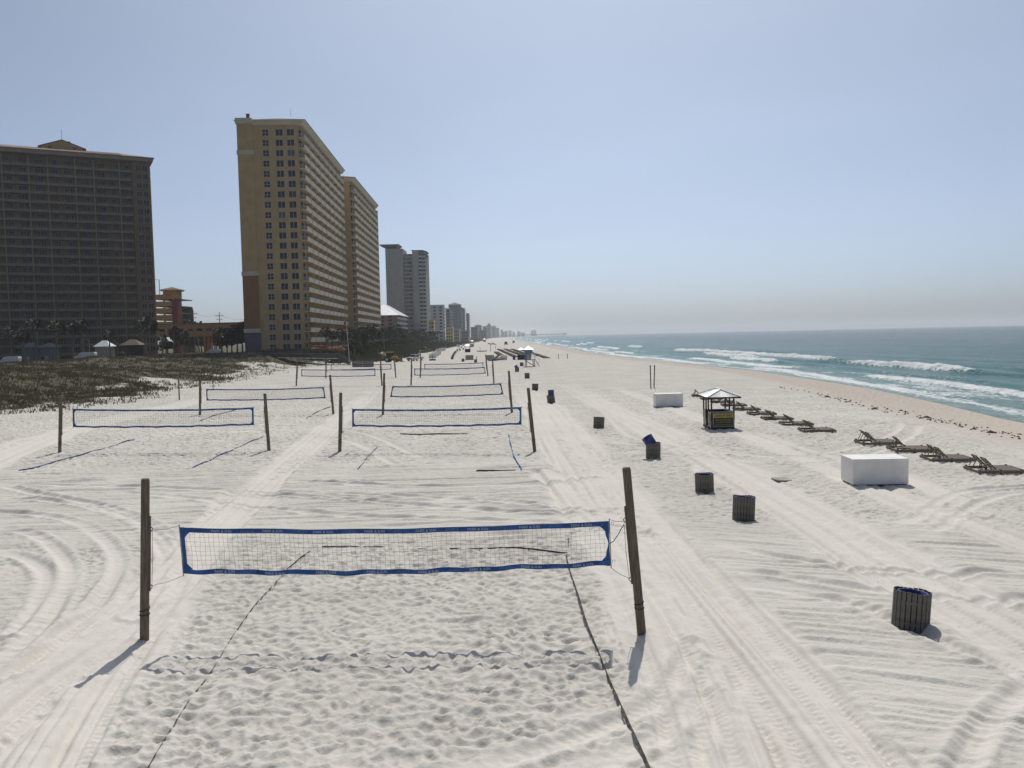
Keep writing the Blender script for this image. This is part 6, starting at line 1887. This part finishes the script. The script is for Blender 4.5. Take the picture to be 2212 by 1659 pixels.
# ================================================================== poles, stakes, rope posts
def stake(px, yb, yt, label, r=0.06, m_=WOOD, group='lone posts', name='wooden_post'):
    b = on_sand(px, yb)
    tz = depth(px, yt, b.y).z
    mb = MB(); mb.tube([(0, 0, -0.2), (0, 0, (tz - b.z) * 0.97), (0, 0, tz - b.z)], [r, r, r * 0.85], 8)
    o = mb.build(name, m_); o.location = b
    return tag(o, label, 'post', group)
a = on_sand(1406, 838.5); b = on_sand(1413.8, 838.8)
pg = thing('pole_frame', 'pair of tall thin poles joined at the top above the smaller white box', 'pole frame', a)
hgt = depth(1405.2, 789, a.y).z - a.z
for x0, x1 in ((0.0, -0.05), (b.x - a.x, b.x - a.x + 0.12)):
    mb = MB(); mb.tube([(x0, 0, -0.2), (x1, 0, hgt)], 0.065, 8); mb.build('pole', WOOD, pg)
mb = MB(); mb.tube([(-0.05, 0, hgt - 0.06), ((b.x - a.x) / 2, 0, hgt - 0.12), (b.x - a.x + 0.12, 0, hgt - 0.07)], 0.02, 5); mb.build('cross_rope', ROPE, pg)
a = on_sand((2000 + 1830 / 9.217) / 1.8228, (1330 + 762 / 9.217) / 1.8228); b = on_sand((2000 + 2165 / 9.217) / 1.8228, (1330 + 757 / 9.217) / 1.8228)
rp = thing('rope_barrier', 'two short posts with a sagging rope right of the lifeguard tower', 'rope barrier', a)
dv = b - a
for o_ in (Vector((0, 0, 0)), Vector((dv.x, 0, 0))):
    mb = MB(); mb.tube([o_ + Vector((0, 0, -0.2)), o_ + Vector((0, 0, 1.32))], 0.08, 8); mb.build('post', WOOD, rp)
mb = MB(); mb.tube([(dv.x * i / 8, 0, 1.15 - 1.0 * (i / 8) * (1 - i / 8)) for i in range(9)], 0.025, 5); mb.build('rope', ROPE, rp)
stake(387.5, 862.8, 808, 'brown post standing at the dune foot left of the third left court', 0.075)
stake(460.6, 844, 802, 'thin pale post at the dune foot behind the third left net', 0.05, WOODG)
z2 = lambda zx, zy: ((1640 + zx / 6.9125) / 1.8228, (1270 + zy / 6.9125) / 1.8228)
for zx, zb_, zt_, lb in ((1132, 812, 628, 'left of two tall posts near the far bins'), (1168, 778, 618, 'right of two tall posts near the far bins'), (1452, 718, 600, 'tall post right of the white-roofed far hut'), (1543, 640, 515, 'post beside the grey far hut'), (1731, 755, 668, 'post behind the dark blue boat'), (2015, 795, 620, 'tall post left of the lounger rows'), (2150, 725, 628, 'thin post beyond the lounger rows'), (1637, 1090, 915, 'stake standing in the far bin')):
    p0, p1 = z2(zx, zb_), z2(zx, zt_)
    stake(p0[0], p0[1], p1[1], lb, 0.09, WOOD, 'tall posts on the far beach')
for i in range(9):
    px, py = 538 + i * 9.5, 801 - i * 1.2
    stake(px, py, py - 7.5, 'one of the short sand-fence posts along the dune edge', 0.07, WOODG, 'short sand-fence posts')
# base sign on its stand by the far white boxes
q = on_sand(*z2(435, 1035))
sg_ = thing('sign_stand', 'low dark sign base with upright in front of the far white boxes', 'sign stand', q)
mb = MB(); mb.b2(-0.9, 0.9, -0.3, 0.3, -0.03, 0.42); mb.build('base', DARKTRIM, sg_)
mb = MB(); mb.b2(-0.07, 0.07, -0.07, 0.07, 0.42, 1.6); mb.build('upright', WOOD, sg_)
# blue barrel beside the hut near the lifeguard tower
q = on_sand((1900 + 860 / 6.9125) / 1.8228, (1290 + 885 / 6.9125) / 1.8228)
o = put('barrel', LINER, None, q, scale=(1.15, 1.15, 1.25)); tag(o, 'blue plastic barrel left of the small dark hut', 'barrel')
# grey board lying on the track
q = on_sand(1688, 1036)
mb = MB()
prof = []
for i in range(20):
    a_ = 2 * PI * i / 20
    rr_ = 1 / (abs(math.cos(a_)) ** 3.2 + abs(math.sin(a_)) ** 3.2) ** (1 / 3.2)
    prof.append((0.42 * rr_ * math.cos(a_), 0.30 * rr_ * math.sin(a_)))
mb.prism(prof, 0.0, 0.07, 'z')
o = mb.build('flat_board', mat('grey_foam_board', (0.34, 0.31, 0.27), 0.8, 0.12, 3.0)); o.location = q + Vector((0, 0, 0.015)); o.rotation_euler = (RAD(5), RAD(4), RAD(20))
tag(o, 'flat grey board lying on the sand track left of the large white box', 'board')
# lamp posts by the palms
for px, yt, Y, lb in ((829, 720, 300, 'lamp post among the crowded palms'), (388 + 40, 730, 262, 'lamp post under the footbridge'), (192, 733, 236, 'lamp post left of the white-roofed cabin')):
    p_ = depth(px, yt, Y)
    t = thing('lamp_post', lb, 'lamp post', (p_.x, Y, 2.0), group='lamp posts')
    mb = MB(); mb.tube([(0, 0, -1), (0, 0, p_.z - 2.0)], 0.09, 6); mb.build('pole', CONC, t)
    mb = MB(); mb.box((-0.5, 0, p_.z - 2.0), (1.0, 0.3, 0.16)); mb.build('lamp_head', CONC, t)
# seaweed along the last high tide
WEED = mat('brown_seaweed', (0.070, 0.050, 0.028), 0.9, 0.25, 4.0)
mb = MB()
rw = random.Random(5)
wl_ = spline([tuple(ground(*p, -0.3).xy) for p in ((1690, 838), (1740, 846), (1830, 866), (1900, 880), (1960, 893), (2030, 905), (2100, 917), (2170, 932), (2260, 950))], 10)
for i in range(170):
    k = rw.randrange(len(wl_) - 1)
    f = rw.random()
    x = wl_[k][0] * (1 - f) + wl_[k + 1][0] * f + rw.gauss(0, 0.7); y = wl_[k][1] * (1 - f) + wl_[k + 1][1] * f + rw.gauss(0, 1.0)
    z = float(base_z(np.array([x]), np.array([y]))[0])
    R_ = rw.uniform(0.04, 0.16) * (2.6 if rw.random() < 0.12 else 1)
    ring = []
    for j in range(7):
        a_ = j * 2 * PI / 7
        ring.append((x + math.cos(a_) * R_ * rw.uniform(0.5, 1.4), y + math.sin(a_) * R_ * rw.uniform(0.4, 1.1), z - 0.02))
    mb.add(ring + [(x, y, z + R_ * 0.35 + 0.03)], [(j, (j + 1) % 7, 7) for j in range(7)])
o = mb.build('seaweed', WEED); tag(o, 'brown clumps of seaweed scattered along the tide line', 'seaweed', kind='stuff')
# worker in an orange shirt near the thatched shelter
def person(loc, label, rz, shirt):
    sk = bpy.data.meshes.new('person')
    J = {'pel': (0, 0, 0.92), 'che': (0.18, 0, 1.30), 'neck': (0.27, 0, 1.46), 'head': (0.34, 0, 1.60), 'hd2': (0.37, 0, 1.70),
         'shl': (0.20, 0.20, 1.38), 'ell': (0.33, 0.27, 1.12), 'hal': (0.50, 0.22, 0.95), 'shr': (0.20, -0.20, 1.38), 'elr': (0.35, -0.26, 1.12), 'har': (0.52, -0.2, 0.97),
         'hil': (0, 0.10, 0.88), 'knl': (0.08, 0.12, 0.48), 'anl': (-0.02, 0.13, 0.08), 'tol': (0.14, 0.14, 0.04), 'hir': (0, -0.10, 0.88), 'knr': (0.02, -0.12, 0.48), 'anr': (-0.12, -0.13, 0.08), 'tor': (0.04, -0.14, 0.04)}
    E = [('pel', 'che'), ('che', 'neck'), ('neck', 'head'), ('head', 'hd2'), ('che', 'shl'), ('shl', 'ell'), ('ell', 'hal'), ('che', 'shr'), ('shr', 'elr'), ('elr', 'har'), ('pel', 'hil'), ('hil', 'knl'), ('knl', 'anl'), ('anl', 'tol'), ('pel', 'hir'), ('hir', 'knr'), ('knr', 'anr'), ('anr', 'tor')]
    R_ = {'pel': 0.15, 'che': 0.17, 'neck': 0.06, 'head': 0.10, 'hd2': 0.09, 'shl': 0.075, 'ell': 0.05, 'hal': 0.04, 'shr': 0.075, 'elr': 0.05, 'har': 0.04, 'hil': 0.10, 'knl': 0.07, 'anl': 0.05, 'tol': 0.04, 'hir': 0.10, 'knr': 0.07, 'anr': 0.05, 'tor': 0.04}
    ks = list(J)
    sk.from_pydata([J[k] for k in ks], [(ks.index(a), ks.index(b)) for a, b in E], [])
    ob = bpy.data.objects.new('person', sk)
    COL.objects.link(ob)
    m = ob.modifiers.new('skin', 'SKIN')
    for i, k in enumerate(ks):
        sk.skin_vertices[0].data[i].radius = (R_[k], R_[k])
    sk.skin_vertices[0].data[0].use_root = True
    ob.modifiers.new('sub', 'SUBSURF').render_levels = 1
    bpy.context.view_layer.update()
    me = bpy.data.meshes.new_from_object(ob.evaluated_get(bpy.context.evaluated_depsgraph_get()))
    bpy.data.objects.remove(ob)
    SKIN_ = mat('skin', (0.36, 0.21, 0.14), 0.6, 0.05, 4.0)
    JEAN = mat('dark_trousers', (0.04, 0.045, 0.06), 0.9, 0.1, 4.0)
    me.materials.clear()
    for mm in (shirt, SKIN_, JEAN): me.materials.append(mm)
    for p in me.polygons:
        c = p.center
        p.material_index = 1 if (c.z > 1.47 or (c.z < 1.16 and c.x > 0.27)) else (2 if c.z < 0.95 else 0)
        p.use_smooth = True
    o = put('person', me, None, loc, (0, 0, rz))
    tag(o, label, 'person')
    r2 = MB(); r2.lathe([(0.0, 0.115), (0.07, 0.10), (0.108, 0.05), (0.112, 0.0), (0.17, -0.01), (0.17, -0.02), (0.10, -0.02)], (0.36, 0, 1.66), 12)
    r2.build('cap', shirt, o)
    return o
p_ = depth(267, 757, 232)
person((p_.x, 232, bz1(p_.x, 232) + 0.0), 'person in an orange shirt and cap bending by the thatched shelter', RAD(200), mat('orange_shirt', (0.62, 0.12, 0.03), 0.8, 0.06, 4.0))
